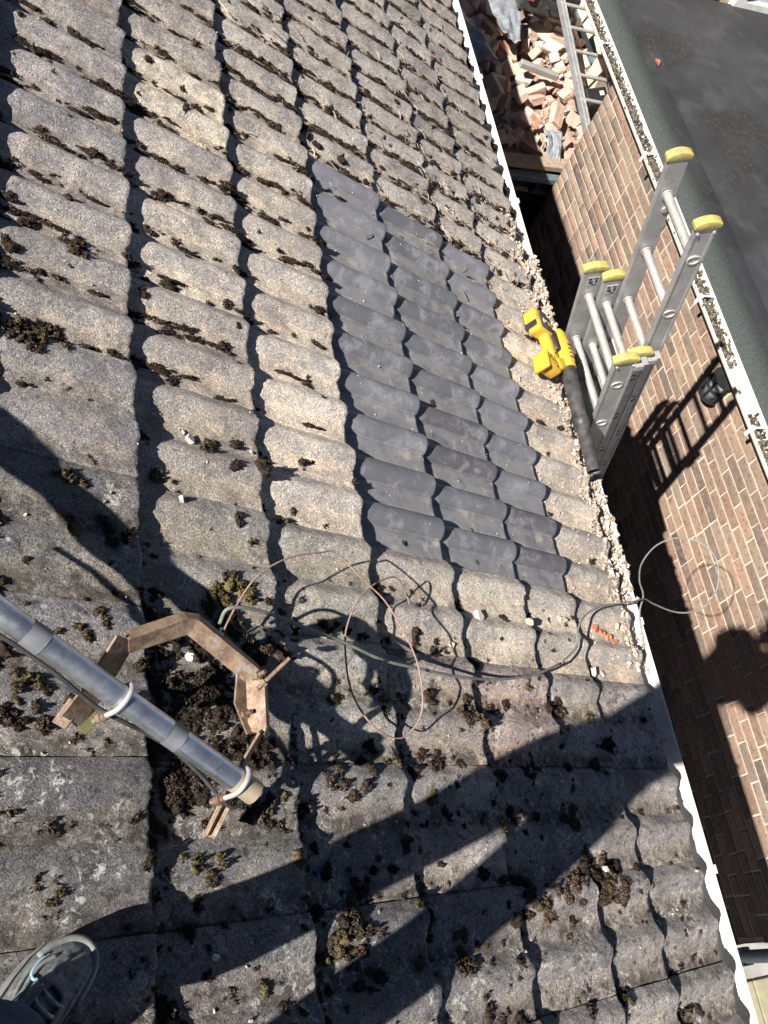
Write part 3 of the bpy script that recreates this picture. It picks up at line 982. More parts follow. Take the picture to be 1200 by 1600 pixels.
MC = [(0.763, 1.551, 0.045, 0.028, 'b'), (0.624, 1.279, 0.06, 0.04, 'o'), (0.655, 1.247, 0.05, 0.035, 'b'), (0.741, 1.271, 0.045, 0.02, 'b'), (0.704, 1.286, 0.03, 0.02, 'b'), (0.986, 2.183, 0.035, 0.03, 'b'), (1.118, 1.115, 0.03, 0.022, 'o'), (1.094, 1.09, 0.02, 0.016, 'b'), (1.057, 0.819, 0.018, 0.02, 'o'), (0.852, 0.795, 0.024, 0.025, 'b'), (0.744, 0.921, 0.025, 0.03, 'o'), (1.203, 0.881, 0.02, 0.018, 'y'), (1.138, 0.737, 0.06, 0.03, 'y'), (1.089, 0.707, 0.04, 0.025, 'o'), (0.717, 0.151, 0.03, 0.025, 'o'), (1.042, 0.163, 0.035, 0.03, 'y'), (1.137, -0.052, 0.02, 0.016, 'o'), (0.715, 0.249, 0.024, 0.018, 'b'), (0.632, 0.29, 0.03, 0.02, 'o'), (0.673, 0.436, 0.035, 0.03, 'b'), (0.683, 0.488, 0.035, 0.02, 'o'), (0.646, 0.424, 0.035, 0.02, 'b'), (1.227, 0.605, 0.035, 0.035, 'b'), (1.16, 0.265, 0.04, 0.025, 'o'), (1.288, 0.269, 0.03, 0.03, 'b'), (1.409, 0.318, 0.045, 0.03, 'b'), (1.51, 0.362, 0.04, 0.025, 'b'), (1.731, 0.379, 0.045, 0.022, 'b'), (1.931, 0.481, 0.048, 0.03, 'r'), (1.719, -0.085, 0.04, 0.03, 'o'), (1.398, 0.013, 0.05, 0.03, 'b'), (1.35, -0.0, 0.05, 0.035, 'o'), (1.567, 0.189, 0.02, 0.02, 'o'), (2.060, 0.012, 0.062, 0.03, 'r'), (2.375, 0.066, 0.095, 0.034, 'r'), (2.215, 0.026, 0.055, 0.022, 'r'), (2.608, 0.43, 0.05, 0.03, 'b'), (2.495, 0.358, 0.04, 0.02, 'o'), (2.286, 0.215, 0.05, 0.03, 'o'), (2.342, -0.252, 0.035, 0.03, 'o'), (2.655, -0.344, 0.05, 0.04, 'o'), (2.352, 0.561, 0.05, 0.02, 'b'), (2.132, 0.345, 0.035, 0.02, 'b'), (0.999, 0.468, 0.04, 0.02, 'b'), (0.794, 0.618, 0.04, 0.014, 'o'), (1.194, 0.28, 0.03, 0.02, 'o'), (1.424, -0.086, 0.04, 0.02, 'b'), (1.609, 0.364, 0.03, 0.02, 'y')]
SPECIAL = {12: "large olive-yellow moss cushion on the tile just above the rusty bracket",
           1: "big olive-brown moss cushion at the left edge, upper half of the roof",
           0: "dark brown moss clump in a tile valley near the upper left",
           22: "round hairy brown moss clump beside the end of the rusty bracket",
           14: "small olive moss cushion on the bare tile just above the shoe",
           15: "yellowish moss cushion below the open end of the metal mast",
           16: "small round olive moss cushion in the shadow band at the bottom",
           34: "largest reddish brown moss mat, with a white pebble on it, lower right",
           33: "reddish brown moss mat left of the largest mat, lower right",
           28: "brown moss clump on the pinkish tile at the shadow's upper edge",
           29: "olive moss cushion on a sunlit tile, lower middle",
           40: "olive brown moss clump at the bottom edge beside the gutter",
           9: "brown moss tuft on a tile edge above the mast",
           11: "bright yellow-green moss tuft beside a tile edge above the bracket"}
MNAME = {'r': "reddish brown moss clump on the weathered tiles", 'b': "dark brown dried moss clump on the weathered tiles", 'o': "olive green moss clump on the weathered tiles", 'y': "yellowish moss clump on the weathered tiles"}
LAB2 = {2: "brown moss clump below the big olive-brown cushion at the left edge", 3: "flat brown moss patch right of the big cushion at the left edge", 4: "small brown moss tuft between the big left cushion and the flat patch",
        5: "brown moss clump tucked under a tile step near the top left", 6: "olive moss clump beside the pale pink stone chip", 7: "tiny dark moss tuft just below the olive clump with the pink chip",
        8: "small round olive moss button on the tile above the bracket", 10: "olive moss tuft at the edge of the mast's shadow on the left", 13: "darker olive moss left of the large cushion above the bracket",
        17: "small brown moss tuft on the tile midway between mast and shoe", 18: "olive moss at the left edge below the mast", 19: "shaggy brown moss at the left below the mast's tape band", 20: "olive moss just under the mast at the left edge",
        21: "brown moss at the left edge beside the shaggy clump under the mast", 23: "olive moss touching the mast's open end", 24: "brown moss clump right of the mast's open end", 25: "brown moss clump on the sunlit strip right of the mast's end",
        26: "brown moss below the wire loops' lowest bend", 27: "flat brown moss right of the wire loops' lowest bend", 30: "brown moss in the lit gap between the two leg shadows", 31: "olive moss in the lit gap between the two leg shadows",
        32: "tiny olive moss tuft on the lit strip, lower middle", 35: "narrow reddish moss strip between the two large mats, lower right", 36: "brown moss on the shaded tile next to the gutter", 37: "olive moss below the shaded brown clump near the gutter",
        38: "olive brown moss pair in the deep shade, lower right", 39: "olive moss near the bottom edge, right of the middle", 41: "brown moss on the tile at the tip of the person's shadow", 42: "brown moss on the shaded tile joint, right of the pinkish tile",
        43: "brown moss inside the rusty bracket's hoop", 44: "low olive moss strip just above the mast's tape band", 45: "small olive moss tuft just right of the mast's open end", 46: "brown moss in the shadow near the bottom, left of the middle", 47: "yellowish moss tuft beneath the wire loops"}
SPECIAL.update(LAB2)
for i, (u, v, r, h, kd) in enumerate(MC):
    rr = random.Random(100 + i)
    g = NGeo()
    if r < .022:
        clump(g, u, v, surf(u, v) - 0.002, r * 0.95, h, kd, rr, 1.4)
    else:           # larger growths are several cushions run together
        stretch = rr.uniform(1.0, 1.7); ang = rr.uniform(-.5, .5)
        for j in range(4 + int(r * 130)):
            q, a_ = r * math.sqrt(rr.random()) * .85, rr.uniform(0, 6.28)
            du, dv = q * math.cos(a_) * stretch, q * math.sin(a_) * .75
            uu, vv_ = u + du * math.cos(ang) - dv * math.sin(ang), v + du * math.sin(ang) + dv * math.cos(ang)
            rs = r * rr.uniform(.22, .52)
            clump(g, uu, vv_, surf(uu, vv_) - .002, rs, h * rr.uniform(.45, 1.0) * (1 - .4 * q / r), kd if rr.random() < .75 else rr.choice('bko'), rr, 1.3)
    o = g.obj("moss_clump", MOSSM)
    tag(o, SPECIAL.get(i, MNAME[kd]), "moss", "moss clumps growing on the tiles")

# small moss and debris all over: nobody could count it
g = NGeo()
rr = random.Random(42)


def valley_v(v, off):
    q = round(v / ROLL - ROLLC) + ROLLC
    return q * ROLL + off


for _ in range(8200):
    u = rr.uniform(0.35, 2.96); v = rr.uniform(-0.6, 5.0)
    inn = 1.593 < u < 2.60 and 0.93 < v < 2.48
    if v > 2.3 and u > 1.3: p = 0.85
    elif v > 1.9: p = 0.62
    elif v > 1.2 and u < 1.1: p = 0.5
    elif v > 0.85: p = 0.20
    elif u < 2.2: p = 0.62
    else: p = 0.30
    if inn: p = 0.010
    if u > 2.6 and 0.75 < v < 2.5: p = 0.02
    if rr.random() > p: continue
    valley = rr.random() < (0.86 if v > 1.0 else 0.4)
    asp = rot = None
    r = rr.uniform(0.004, 0.012) if rr.random() < 0.72 else rr.uniform(0.012, 0.028)
    h = r * rr.uniform(0.5, 0.9)
    if valley:
        v = valley_v(v, -rr.uniform(0.066, 0.106))
        if v > 1.2 and rr.random() < .65:
            r = rr.uniform(.015, .055); asp = min(1, rr.uniform(.008, .019) / r); rot = rr.gauss(0, .12); h = rr.uniform(.008, .019)
    if rr.random() < 0.25:
        ns = [n for n in NOSES if n < u]
        if ns: u = ns[-1] + abs(rr.gauss(0.02, 0.02))
    kd = rr.choice('bbbbk') if v > 1.0 else rr.choice('bbbokk')
    clump(g, u, v, surf(u, v) - 0.002, r, h, kd, rr, 0.5, asp, rot)
# thick dark growth under the bracket and along the shaded steps
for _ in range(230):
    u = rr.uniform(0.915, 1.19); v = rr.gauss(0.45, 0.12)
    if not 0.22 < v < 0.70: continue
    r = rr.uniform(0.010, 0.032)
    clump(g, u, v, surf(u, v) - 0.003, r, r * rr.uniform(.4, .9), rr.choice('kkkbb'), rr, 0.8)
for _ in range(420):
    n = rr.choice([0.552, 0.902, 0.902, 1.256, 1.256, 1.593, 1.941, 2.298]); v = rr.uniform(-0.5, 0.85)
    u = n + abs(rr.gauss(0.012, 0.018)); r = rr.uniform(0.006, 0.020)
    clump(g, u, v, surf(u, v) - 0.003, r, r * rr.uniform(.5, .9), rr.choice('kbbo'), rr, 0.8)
for (u, v, s) in ((2.72, 2.85, 70), (2.62, 3.15, 45), (2.5, 3.5, 40), (2.3, 2.95, 45), (2.0, 3.3, 40), (1.55, 3.0, 40), (1.4, 3.5, 30), (1.9, 3.9, 30)):
    for _ in range(s):
        uu = u + rr.gauss(0, .13); v2 = valley_v(v + rr.gauss(0, .16), -rr.uniform(.05, .106)); r = rr.uniform(.008, .026)
        if uu > 2.93: continue
        clump(g, uu, v2, surf(uu, v2) - .003, r, r * rr.uniform(.35, .7), rr.choice('kbb'), rr, .6, rr.uniform(.4, 1), rr.gauss(0, .3))
for _ in range(420):      # black silt in the far gutter, also standing in for the tiles' shade there
    y = rr.uniform(2.75, 5.4); x = GX + rr.uniform(-.045, .030); r = rr.uniform(.010, .026)
    P = np.array([x, y, GZ - .022 + rr.uniform(-.01, .012)]); uu, vv_, ww = P @ EU, P @ EV, P @ EN
    clump(g, uu, vv_, ww, r, r * .6, rr.choice('kkb'), rr, .4)
for _ in range(60):       # moss tufts that dropped into the near stretch
    y = rr.uniform(-.5, .75); x = GX + rr.uniform(-.055, .0); r = rr.uniform(.008, .022)
    P = np.array([x, y, GZ - .02]); uu, vv_, ww = P @ EU, P @ EV, P @ EN
    clump(g, uu, vv_, ww, r, r * .8, rr.choice('kbbo'), rr, .6)
tag(g.obj("moss", MOSSM), "scattered small dark moss over the tiles", "moss", kind="stuff")


# ------------------------------------------------------------------ mortar chips, dust, twigs
def chip_verts(rr, s):
    vs = []
    for k in range(2):
        n = 5
        for i in range(n):
            a = 6.283 * i / n + rr.uniform(-.4, .4)
            q = rr.uniform(.55, 1.0)
            vs.append((math.cos(a) * q * s, math.sin(a) * q * s * rr.uniform(.6, 1), (-.4 if k == 0 else .4) * s * rr.uniform(.6, 1.1)))
    fs = [(4, 3, 2, 1, 0), (5, 6, 7, 8, 9)] + [(i, (i + 1) % 5, 5 + (i + 1) % 5, 5 + i) for i in range(5)]
    return vs, fs


CHC = [(.42, .35, .28), (.50, .43, .35), (.34, .28, .22), (.45, .36, .28), (.28, .23, .19), (.52, .46, .39), (.42, .29, .23)]


def chip(g, pos, s, rr, col=None):
    vs, fs = chip_verts(rr, s)
    m = Matrix.Rotation(rr.uniform(0, 6.28), 3, 'Z') @ Matrix.Rotation(rr.gauss(0, .5), 3, 'X') @ Matrix.Rotation(rr.gauss(0, .5), 3, 'Y')
    R = ROOFM.to_3x3()
    g.add([R @ (m @ Vector(p)) + V(pos) for p in vs], fs, col or rr.choice(CHC))


rr = random.Random(77)
g = Geo()
for _ in range(1500):       # spilt along the eaves edge and in the gutter
    v = rr.uniform(0.72, 2.95)
    t = rr.random()
    s = 0.0035 + 0.011 * rr.random() ** 2.2
    if t < 0.66:
        u = 2.945 - abs(rr.gauss(0, .035)); w = surf(min(u, 2.95), v) + s * .3
        chip(g, uvw(u, v, w), s, rr)
    else:
        x = GX + rr.uniform(-.045, .048); h = math.sqrt(max(0, .05 ** 2 - (x - GX) ** 2))
        z = GZ - h * .3 + rr.uniform(-.02, .028)
        chip(g, (x, v, z), s * 1.3, rr)
for _ in range(1500):        # heaped over the lip where the gutter is full
    v = rr.choice([rr.uniform(2.2, 2.75), rr.uniform(1.0, 1.6), rr.uniform(1.5, 2.5), rr.uniform(2.3, 2.7)])
    s = .005 + .015 * rr.random() ** 1.6
    x = GX + rr.uniform(-.045, .070)
    chip(g, (x, v, GZ + .010 + rr.uniform(-.012, .022) - max(0, x - GX - .03) * .35), s, rr)
for _ in range(420):
    u = rr.uniform(2.62, 2.94); v = rr.uniform(0.7, 2.6); s = 0.002 + 0.006 * rr.random() ** 2
    if vnoise(u * 9, v * 9) < .02: v = valley_v(v, -rr.uniform(.05, .1))
    chip(g, uvw(u, v, surf(u, v) + s * .3), s, rr)
for _ in range(700):        # sparse grit over the whole slope
    u = rr.uniform(0.55, 2.94); v = rr.uniform(-.5, 4.4); s = rr.uniform(.0015, .005)
    chip(g, uvw(u, v, surf(u, v) + s * .3), s, rr)
for _ in range(500):        # grit in the pans of the new tiles
    u = rr.uniform(1.62, 2.58); v = valley_v(rr.uniform(.95, 2.4), -rr.uniform(.05, .1)); s = rr.uniform(.0012, .0035)
    if vnoise(u * 7, v * 7) < .0: continue
    chip(g, uvw(u, v, surf(u, v) + s * .3), s, rr, rr.choice([(.22, .20, .17), (.14, .12, .10), (.30, .28, .25)]))
tag(g.obj("mortar_chips", CHIPM, cols=True), "pale mortar crumbs and grit spilt along the eaves", "rubble", kind="stuff")

ST = [(1.014, 0.94, 0.014), (1.057, 1.119, 0.016), (1.044, 1.136, 0.01), (1.029, 0.01, 0.012), (2.366, 0.074, 0.014), (2.051, 0.809, 0.022), (2.287, 0.814, 0.02), (2.516, 0.856, 0.018), (2.49, 0.859, 0.014), (2.869, 0.879, 0.022), (2.637, 0.689, 0.024), (2.698, 0.688, 0.014), (2.874, 0.734, 0.016), (2.90, 1.085, 0.026), (2.907, 0.034, 0.01), (1.231, 1.131, 0.008), (2.93, 2.62, 0.02), (1.966, 2.929, 0.012), (1.983, 2.59, 0.012), (1.886, 0.698, 0.012), (2.439, 0.697, 0.014)]
SL = {0: ("pinkish white stone chip on the tile above the bracket", (.40, .32, .29)), 1: ("pale pink stone chip next to an olive moss clump", (.44, .37, .33)),
      3: ("small white chip alone in the shadow right of the shoe", (.48, .48, .46)), 4: ("white pebble on the largest reddish moss mat", (.46, .44, .40)),
      5: ("white stone chip on the tile left of the cable's bend", (.48, .44, .37)), 10: ("largest pale stone chip below the cable near the gutter", (.50, .45, .37)),
      13: ("flat pinkish stone flake at the gutter edge above the cable", (.55, .44, .38)), 16: ("orange chip on the eaves rubble above the yellow blower", (.55, .27, .15)),
      17: ("white chip on the upper middle tiles", (.5, .46, .4)), 19: ("pinkish chip on the tile left of the green cable's dip", (.52, .38, .32)), 20: ("red brick crumb below the cable's bend", (.50, .24, .17))}
for i, (u, v, s) in enumerate(ST):
    rr2 = random.Random(500 + i)
    lb, col = SL.get(i, ("small pale stone chip lying on the tiles", (.38, .34, .28)))
    g = Geo(); chip(g, uvw(u, v, surf(u, v) + s * .35 + (.03 if i == 4 else 0)), s, rr2, col)
    tag(g.obj("stone_chip", CHIPM, cols=True), lb, "stone", "stone chips on the roof")
# terracotta shard
g = Geo()
p0, p1 = (2.719, 0.862), (2.826, 0.812)
for i in range(9):
    t = i / 8; rr2 = random.Random(900 + i)
    u = p0[0] + (p1[0] - p0[0]) * t + rr2.uniform(-.006, .006); v = p0[1] + (p1[1] - p0[1]) * t + rr2.uniform(-.006, .006)
    chip(g, uvw(u, v, surf(u, v) + .006), rr2.uniform(.010, .018), rr2, rr2.choice([(.40, .14, .06), (.34, .12, .06), (.46, .18, .09)]))
tag(g.obj("terracotta_shard", CHIPM, cols=True), "crumbling red-orange terracotta shard on the tile by the gutter", "shard")
g = Geo(); g.add(*chip_verts(random.Random(3), .03), (.55, .16, .10))
tag(g.obj("brick_chip", CHIPM, m=Matrix.Translation((4.49, 5.15, FZ + .02)), cols=True), "small red brick chip alone on the black flat roof", "brick chip")

g = Geo()
rr = random.Random(8)
for _ in range(420):        # twigs and straw in the upper valleys
    v = rr.choice([rr.uniform(2.4, 4.6), rr.gauss(3.0, .3)]); u = rr.uniform(1.3, 2.95)
    if rr.random() < .5: u = rr.uniform(2.2, 2.95)
    v = valley_v(v, -rr.uniform(.035, .105))
    L = rr.uniform(.012, .06); a = rr.gauss(.0, .8)
    w = surf(u, v) + rr.uniform(.006, .016)
    p = np.array([u, v, w]); d = np.array([math.cos(a), math.sin(a), rr.uniform(-.15, .25)]) * L / 2
    mid = p + np.array([rr.uniform(-.004, .004), rr.uniform(-.004, .004), rr.uniform(0, .004)])
    g.tube([V(uvw(*(p - d))), V(uvw(*mid)), V(uvw(*(p + d)))], rr.uniform(.0008, .0022), 4, True, rr.choice([(.30, .25, .18), (.42, .37, .29), (.20, .15, .10), (.5, .46, .38)]))
tag(g.obj("twigs", CHIPM, cols=True), "dry twigs and straw caught in the tile valleys", "twigs", kind="stuff")

# ------------------------------------------------------------------ the aerial mast, bracket, U-bolts
def RV(l): return [V(uvw(*p)) for p in l]


ME = np.array([1.03, 0.27, 0.13]); MD = np.array([-0.482, 0.277, 0.018])
mast = tag(empty("aerial_mast", V(uvw(*ME))), "galvanised metal aerial mast lying across the rusty bracket", "mast")
mr = 0.0220
g = Geo(); g.tube(RV([ME, ME + MD * .5, ME + MD, ME + MD * 2, ME + MD * 3.3]), mr, 28, False)
g.obj("pole", GALV, mast, smooth=True)
n_ = MD / np.linalg.norm(MD)
g = Geo(); g.tube(RV([ME - n_ * .004, ME + n_ * .045]), mr + .0008, 28, True)
g.obj("pole_end", simple("rusty_pole_end", (0.42, 0.33, 0.20), (0.30, 0.25, 0.19), 50, 0.6, 120, .3, .001, 0.4), mast, smooth=True, sharp=.8)
for t, wd in ((.875, .035), (.345, .030)):
    c = ME + MD * t
    g = Geo(); g.tube(RV([c - n_ * wd / 2, c + n_ * wd / 2]), mr + .0016, 28, False)
    g.obj("tape_band", TAPE, mast, smooth=True)

br = tag(empty("mast_bracket", V(uvw(1.03, .23, 0))), "rusty angle-iron mast bracket with bent hoop lying on the mossy tiles", "bracket")


def lprof(a, b, t):     # angle section: flange a along +side, flange b down
    return [(0, 0), (a, 0), (a, -t), (t, -t), (t, -b), (0, -b)] if a > 0 else [(0, 0), (a, 0), (a, -t), (-t, -t), (-t, -b), (0, -b)]


HO = [(0.770, 0.523, 0.155), (0.868, 0.562, 0.195), (0.888, 0.560, 0.198), (1.012, 0.480, 0.200), (1.026, 0.464, 0.199), (1.034, 0.375, 0.182), (1.030, 0.362, 0.178)]
def outw(p):
    d = EU * (p[0] - .915) + EV * (p[1] - .405)
    return d / np.linalg.norm(d)


g = Geo(); g.sweep(RV(HO), lprof(-.024, .036, .0045), [V(EN * .76 + outw(p) * .62) for p in HO]); g.obj("hoop", RUST, br, bevel=.001)
L1 = [(0.770, 0.526, 0.150), (0.744, 0.455, 0.098), (0.714, 0.402, 0.062)]
ua = V(EN * .88 + EU * .45)
g = Geo(); g.sweep(RV(L1), [(-.028, 0), (.028, 0), (.028, -.005), (-.028, -.005)], [ua] * 3); g.obj("arm", RUST, br, bevel=.001)
g = Geo(); g.sweep(RV([(0.724, 0.430, 0.074), (0.702, 0.392, 0.056)]), [(-.004, 0), (.026, 0), (.026, -.004), (-.004, -.004)], [V(EN * .6 - EU * .8)] * 2); g.obj("arm_flange", RUST, br, bevel=.001)
L2 = [(1.032, 0.372, 0.176), (1.029, 0.335, 0.128), (1.026, 0.262, 0.050), (1.016, 0.215, 0.016)]
g = Geo(); g.sweep(RV(L2), [(-.021, 0), (.021, 0), (.021, -.005), (-.021, -.005)], [V(EN * .88 + EU * .45)] * 4); g.obj("arm", RUST, br, bevel=.001)
g = Geo(); g.sweep(RV([(1.022, 0.262, 0.052), (1.008, 0.212, 0.016)]), [(-.012, 0), (.012, 0), (.012, -.004), (-.012, -.004)], [V(EN * .8 - EU * .5)] * 2); g.obj("arm_flange", RUST, br, bevel=.001)
L3 = [(0.996, 0.478, 0.176), (1.006, 0.430, 0.150), (1.020, 0.370, 0.160)]
g = Geo(); g.sweep(RV(L3), [(-.015, 0), (.015, 0), (.015, -.005), (-.015, -.005)], [V(EN)] * 3); g.obj("brace", RUST, br, bevel=.001)
g = Geo(); g.box((0, 0, 0), (.040, .036, .004), None)
m = ROOFM.copy(); m.translation = V(uvw(.744, .410, .056)); m = m @ Matrix.Rotation(.9, 4, 'Z') @ Matrix.Rotation(-.35, 4, 'Y')
g.obj("foot_plate", simple("mossy_green_plate", (.075, .085, .02), (.12, .11, .04), 50, .9, 150, .5), br, m=m, bevel=.001)
# bolts standing on the hoop
for (u, v, w, L, lean) in ((1.022, .452, .195, .070, .75), (1.010, .466, .196, .024, .1), (1.006, .405, .155, .022, 0), (.896, .508, .150, .018, -.6)):
    d = EN * 1.0 + EV * lean + EU * lean * .8
    d = d / np.linalg.norm(d); p = uvw(u, v, w)
    g = Geo(); g.tube([V(p - d * .012), V(p + d * L)], .0042, 8); g.tube([V(p - d * .001), V(p + d * .008)], .0085, 6)
    g.obj("bolt", RUST if w > .15 else WHITEPVC, br, smooth=True, sharp=.6)


def ubolt(t):
    c = ME + MD * t
    ax = n_
    side = np.array([ax[1], -ax[0], 0]); side /= np.linalg.norm(side)
    up = np.cross(ax, side);
    if up[2] < 0: up = -up
    R_ = mr + .0055
    pts = [c + side * R_ - up * .055]
    for a in np.linspace(0, math.pi, 13): pts.append(c + side * R_ * math.cos(a) + up * R_ * math.sin(a))
    pts.append(c - side * R_ - up * .055)
    g = Geo(); g.tube(RV(pts), .0048, 10)
    ub = g.obj("u_bolt", simple("zinc_u_bolt", (.44, .455, .46), (.33, .31, .28), 60, .5, 100, .2, .001, .3), br, smooth=True, sharp=.9)
    for s in (1, -1):
        p = c + side * R_ * s
        g = Geo(); g.tube(RV([p - up * .024, p - up * .062]), .0066, 8); g.tube(RV([p - up * .034, p - up * .046]), .011, 6)
        g.obj("nut", RUST, ub, smooth=True, sharp=.6)


ubolt(.555); ubolt(.065)

# ------------------------------------------------------------------ cables
MCB = [(0.30, 0.655, 0.125), (0.556, 0.523, 0.118), (0.602, 0.500, 0.115), (0.672, 0.458, 0.112), (0.726, 0.423, 0.105), (0.773, 0.402, 0.10), (0.841, 0.378, 0.092), (0.898, 0.352, 0.085), (0.956, 0.310, 0.078), (1.000, 0.270, 0.072), (1.028, 0.255, 0.068), (1.055, 0.268, 0.066), (1.078, 0.31, 0.055), (1.090, 0.37, 0.05), (1.085, 0.43, 0.07), (1.072, 0.50, 0.085), (1.060, 0.57, 0.06), (1.050, 0.618, 0.045)]
g = Geo(); g.tube(catmull(RV(MCB), 8), .0042, 10)
tag(g.obj("aerial_cable", CABLEB, smooth=True), "black aerial cable running along the underside of the mast", "cable")
GC = [(1.047, 0.628, 0.045), (1.043, 0.646, 0.08), (1.085, 0.651, 0.09), (1.169, 0.649, 0.08), (1.266, 0.636, 0.07), (1.389, 0.619, 0.06), (1.511, 0.592, 0.055), (1.657, 0.584, 0.048), (1.819, 0.581, 0.036), (2.003, 0.594, 0.022), (2.2, 0.626, 0.018), (2.357, 0.675, 0.02), (2.477, 0.741, 0.018), (2.507, 0.797, 0.02), (2.576, 0.861, 0.02), (2.704, 0.915, 0.022), (2.832, 0.943, 0.03), (2.914, 0.956, 0.045)]
LP = [(2.73, 1.006, -1.440), (2.82, 1.014, -1.517), (2.95, 1.001, -1.583), (3.03, 0.994, -1.589), (3.1, 1.008, -1.568), (3.13, 1.057, -1.496), (3.14, 1.14, -1.458), (3.12, 1.208, -1.447), (3.07, 1.262, -1.461), (3.0, 1.284, -1.486), (2.92, 1.266, -1.518), (2.83, 1.192, -1.522), (2.762, 1.1, -1.48), (2.725, 1.02, -1.435), (2.690, 0.95, -1.442), (2.678, 0.85, -1.452), (2.668, 0.76, -1.468)]
g = Geo(); g.tube(catmull(RV(GC[:12]), 8), .0040, 10)
cab = tag(empty("loose_cable", V(uvw(2.2, .626, 0))), "grey-green cable snaking over the tiles and looping out past the gutter", "cable")
g.obj("green_length", CABLEG, cab, smooth=True)
g = Geo(); g.tube(catmull(RV(GC[11:]) + [Vector(p) for p in LP], 8), .0034, 10)
g.obj("grey_length", CABLEGREY, cab, smooth=True)
WR = [(1.056, 0.587, 0.02), (1.101, 0.679, 0.06), (1.147, 0.746, 0.1), (1.229, 0.799, 0.12), (1.322, 0.828, 0.13), (1.379, 0.837, 0.13), (1.46, 0.781, 0.13), (1.527, 0.734, 0.13), (1.588, 0.654, 0.12), (1.621, 0.587, 0.11), (1.626, 0.51, 0.1), (1.623, 0.468, 0.08), (1.608, 0.436, 0.05), (1.567, 0.414, 0.03), (1.495, 0.426, 0.04), (1.441, 0.466, 0.05), (1.407, 0.521, 0.06), (1.4, 0.593, 0.07), (1.409, 0.661, 0.08), (1.457, 0.738, 0.09), (1.524, 0.791, 0.09), (1.608, 0.827, 0.08), (1.664, 0.812, 0.05), (1.703, 0.78, 0.01)]
# settle the wire closer to the tiles than its loops' tops
g = Geo(); g.tube(catmull([V(uvw(u, v, max(w * .62, surf(u, v) + .004))) for (u, v, w) in WR], 8), .0022, 8)
tag(g.obj("wire_coil", WIREM, smooth=True), "thin rusty brown wire springing in open loops over the tiles", "wire")

# ------------------------------------------------------------------ cordless blower
bl = tag(empty("cordless_blower", V(uvw(2.8, 2.0, 0))), "yellow cordless leaf blower with a black tube lying along the eaves", "leaf blower")


def rbox(name, c, size, rz, mat, bev, parent, rx=0.0, ry=0.0, taper=None, segs=3):
    g = Geo(); g.box((0, 0, 0), size)
    if taper:
        g.v = [(x * (taper if z > 0 else 1), y * (taper if z > 0 else 1), z) for x, y, z in g.v]
    m = ROOFM.copy(); m.translation = V(uvw(*c)); m = m @ Matrix.Rotation(rz, 4, 'Z') @ Matrix.Rotation(ry, 4, 'Y') @ Matrix.Rotation(rx, 4, 'X')
    return g.obj(name, mat, parent, m=m, smooth=True, bevel=bev, segs=segs, sharp=0.9)


AX0 = np.array([2.888, 2.075, 0.072]); AX1 = np.array([2.908, 1.505, 0.044]); ad = AX1 - AX0
P_ = lambda t: tuple(AX0 + ad * t)
g = Geo(); g.tube(RV([P_(.155), P_(.16), P_(.58), P_(.60)]), [.030, .0325, .0305, .0305], 24); tb = g.obj("tube", DUSTBLACK, bl, smooth=True, sharp=.8)
g = Geo(); g.tube(RV([P_(.575), P_(.585), P_(.625), P_(.64)]), [.0315, .0345, .0345, .0300], 24); g.obj("tube_collar", DUSTBLACK, tb, smooth=True, sharp=.8)
g = Geo(); g.tube(RV([P_(.63), P_(.97), P_(.975), P_(1.0)]), [.0295, .0255, .0275, .0270], 24, False); nz = g.obj("nozzle", DUSTBLACK, bl, smooth=True, sharp=.8)
g = Geo(); g.tube(RV([P_(.97), P_(.972)]), .024, 24); g.obj("nozzle_shade_disc", BLACKP, nz)  # black disc stands in for the shade inside the nozzle
g = Geo(); g.tube(RV([P_(-.17), P_(-.13), P_(-.02), P_(.06), P_(.13), P_(.165)]), [.014, .026, .036, .040, .037, .0335], 24); sl = g.obj("sleeve", YELLOWP, bl, smooth=True, sharp=.9)
g = Geo(); g.tube(RV([P_(.15), P_(.17)]), .0365, 24); g.obj("sleeve_ring", YELLOWP, sl, smooth=True, sharp=.9)
rbox("motor_housing", (2.785, 1.978, .040), (.105, .078, .066), -.16, YELLOWP, .016, bl)
rbox("motor_housing_rim", (2.738, 1.974, .040), (.020, .088, .074), -.16, YELLOWP, .008, bl)
rbox("bridge", (2.842, 1.986, .052), (.070, .060, .058), .35, YELLOWP, .016, bl)
rbox("handle", (2.805, 2.070, .052), (.050, .150, .050), .10, YELLOWP, .018, bl)
rbox("grip", (2.838, 2.100, .062), (.036, .105, .050), .08, BLACKP, .014, bl)
rbox("battery_seat", (2.782, 2.145, .050), (.095, .055, .062), -.10, YELLOWP, .012, bl)
bt = rbox("battery", (2.776, 2.195, .046), (.098, .062, .066), -.10, YELLOWP, .012, bl)
rbox("battery_side", (2.785, 2.165, .080), (.070, .074, .014), -.10, DUSTBLACK, .006, bt)
rbox("battery_foot", (2.742, 2.185, .040), (.020, .085, .060), -.10, BLACKP, .005, bt)
rbox("battery_label", (2.785, 2.214, .0795), (.046, .018, .004), -.10, DUSTBLACK, .001, bt)
for (du_, dv_, a_, b_) in ((-.022, 0, .010, .022), (-.006, .004, .012, .006), (.012, -.006, .010, .020)):
    rbox("printed_mark", (2.788 + du_, 2.165 + dv_, .0875), (a_, b_, .001), -.10, WHITEPVC if du_ < 0 else YELLOWP, .0, bt)
rbox("seam", (2.789, 1.978, .0733), (.094, .003, .002), -.16, DUSTBLACK, .0, bl)
rbox("trigger", (2.862, 2.06, .066), (.014, .045, .026), .1, BLACKP, .005, bl)
for i_ in range(4):
    a_ = AX0 + ad * (.0 + .035 * i_)
    rbox("vent_slot", (a_[0] - .004, a_[1], a_[2] + .0375), (.030, .006, .004), 0, DUSTBLACK, .001, sl)
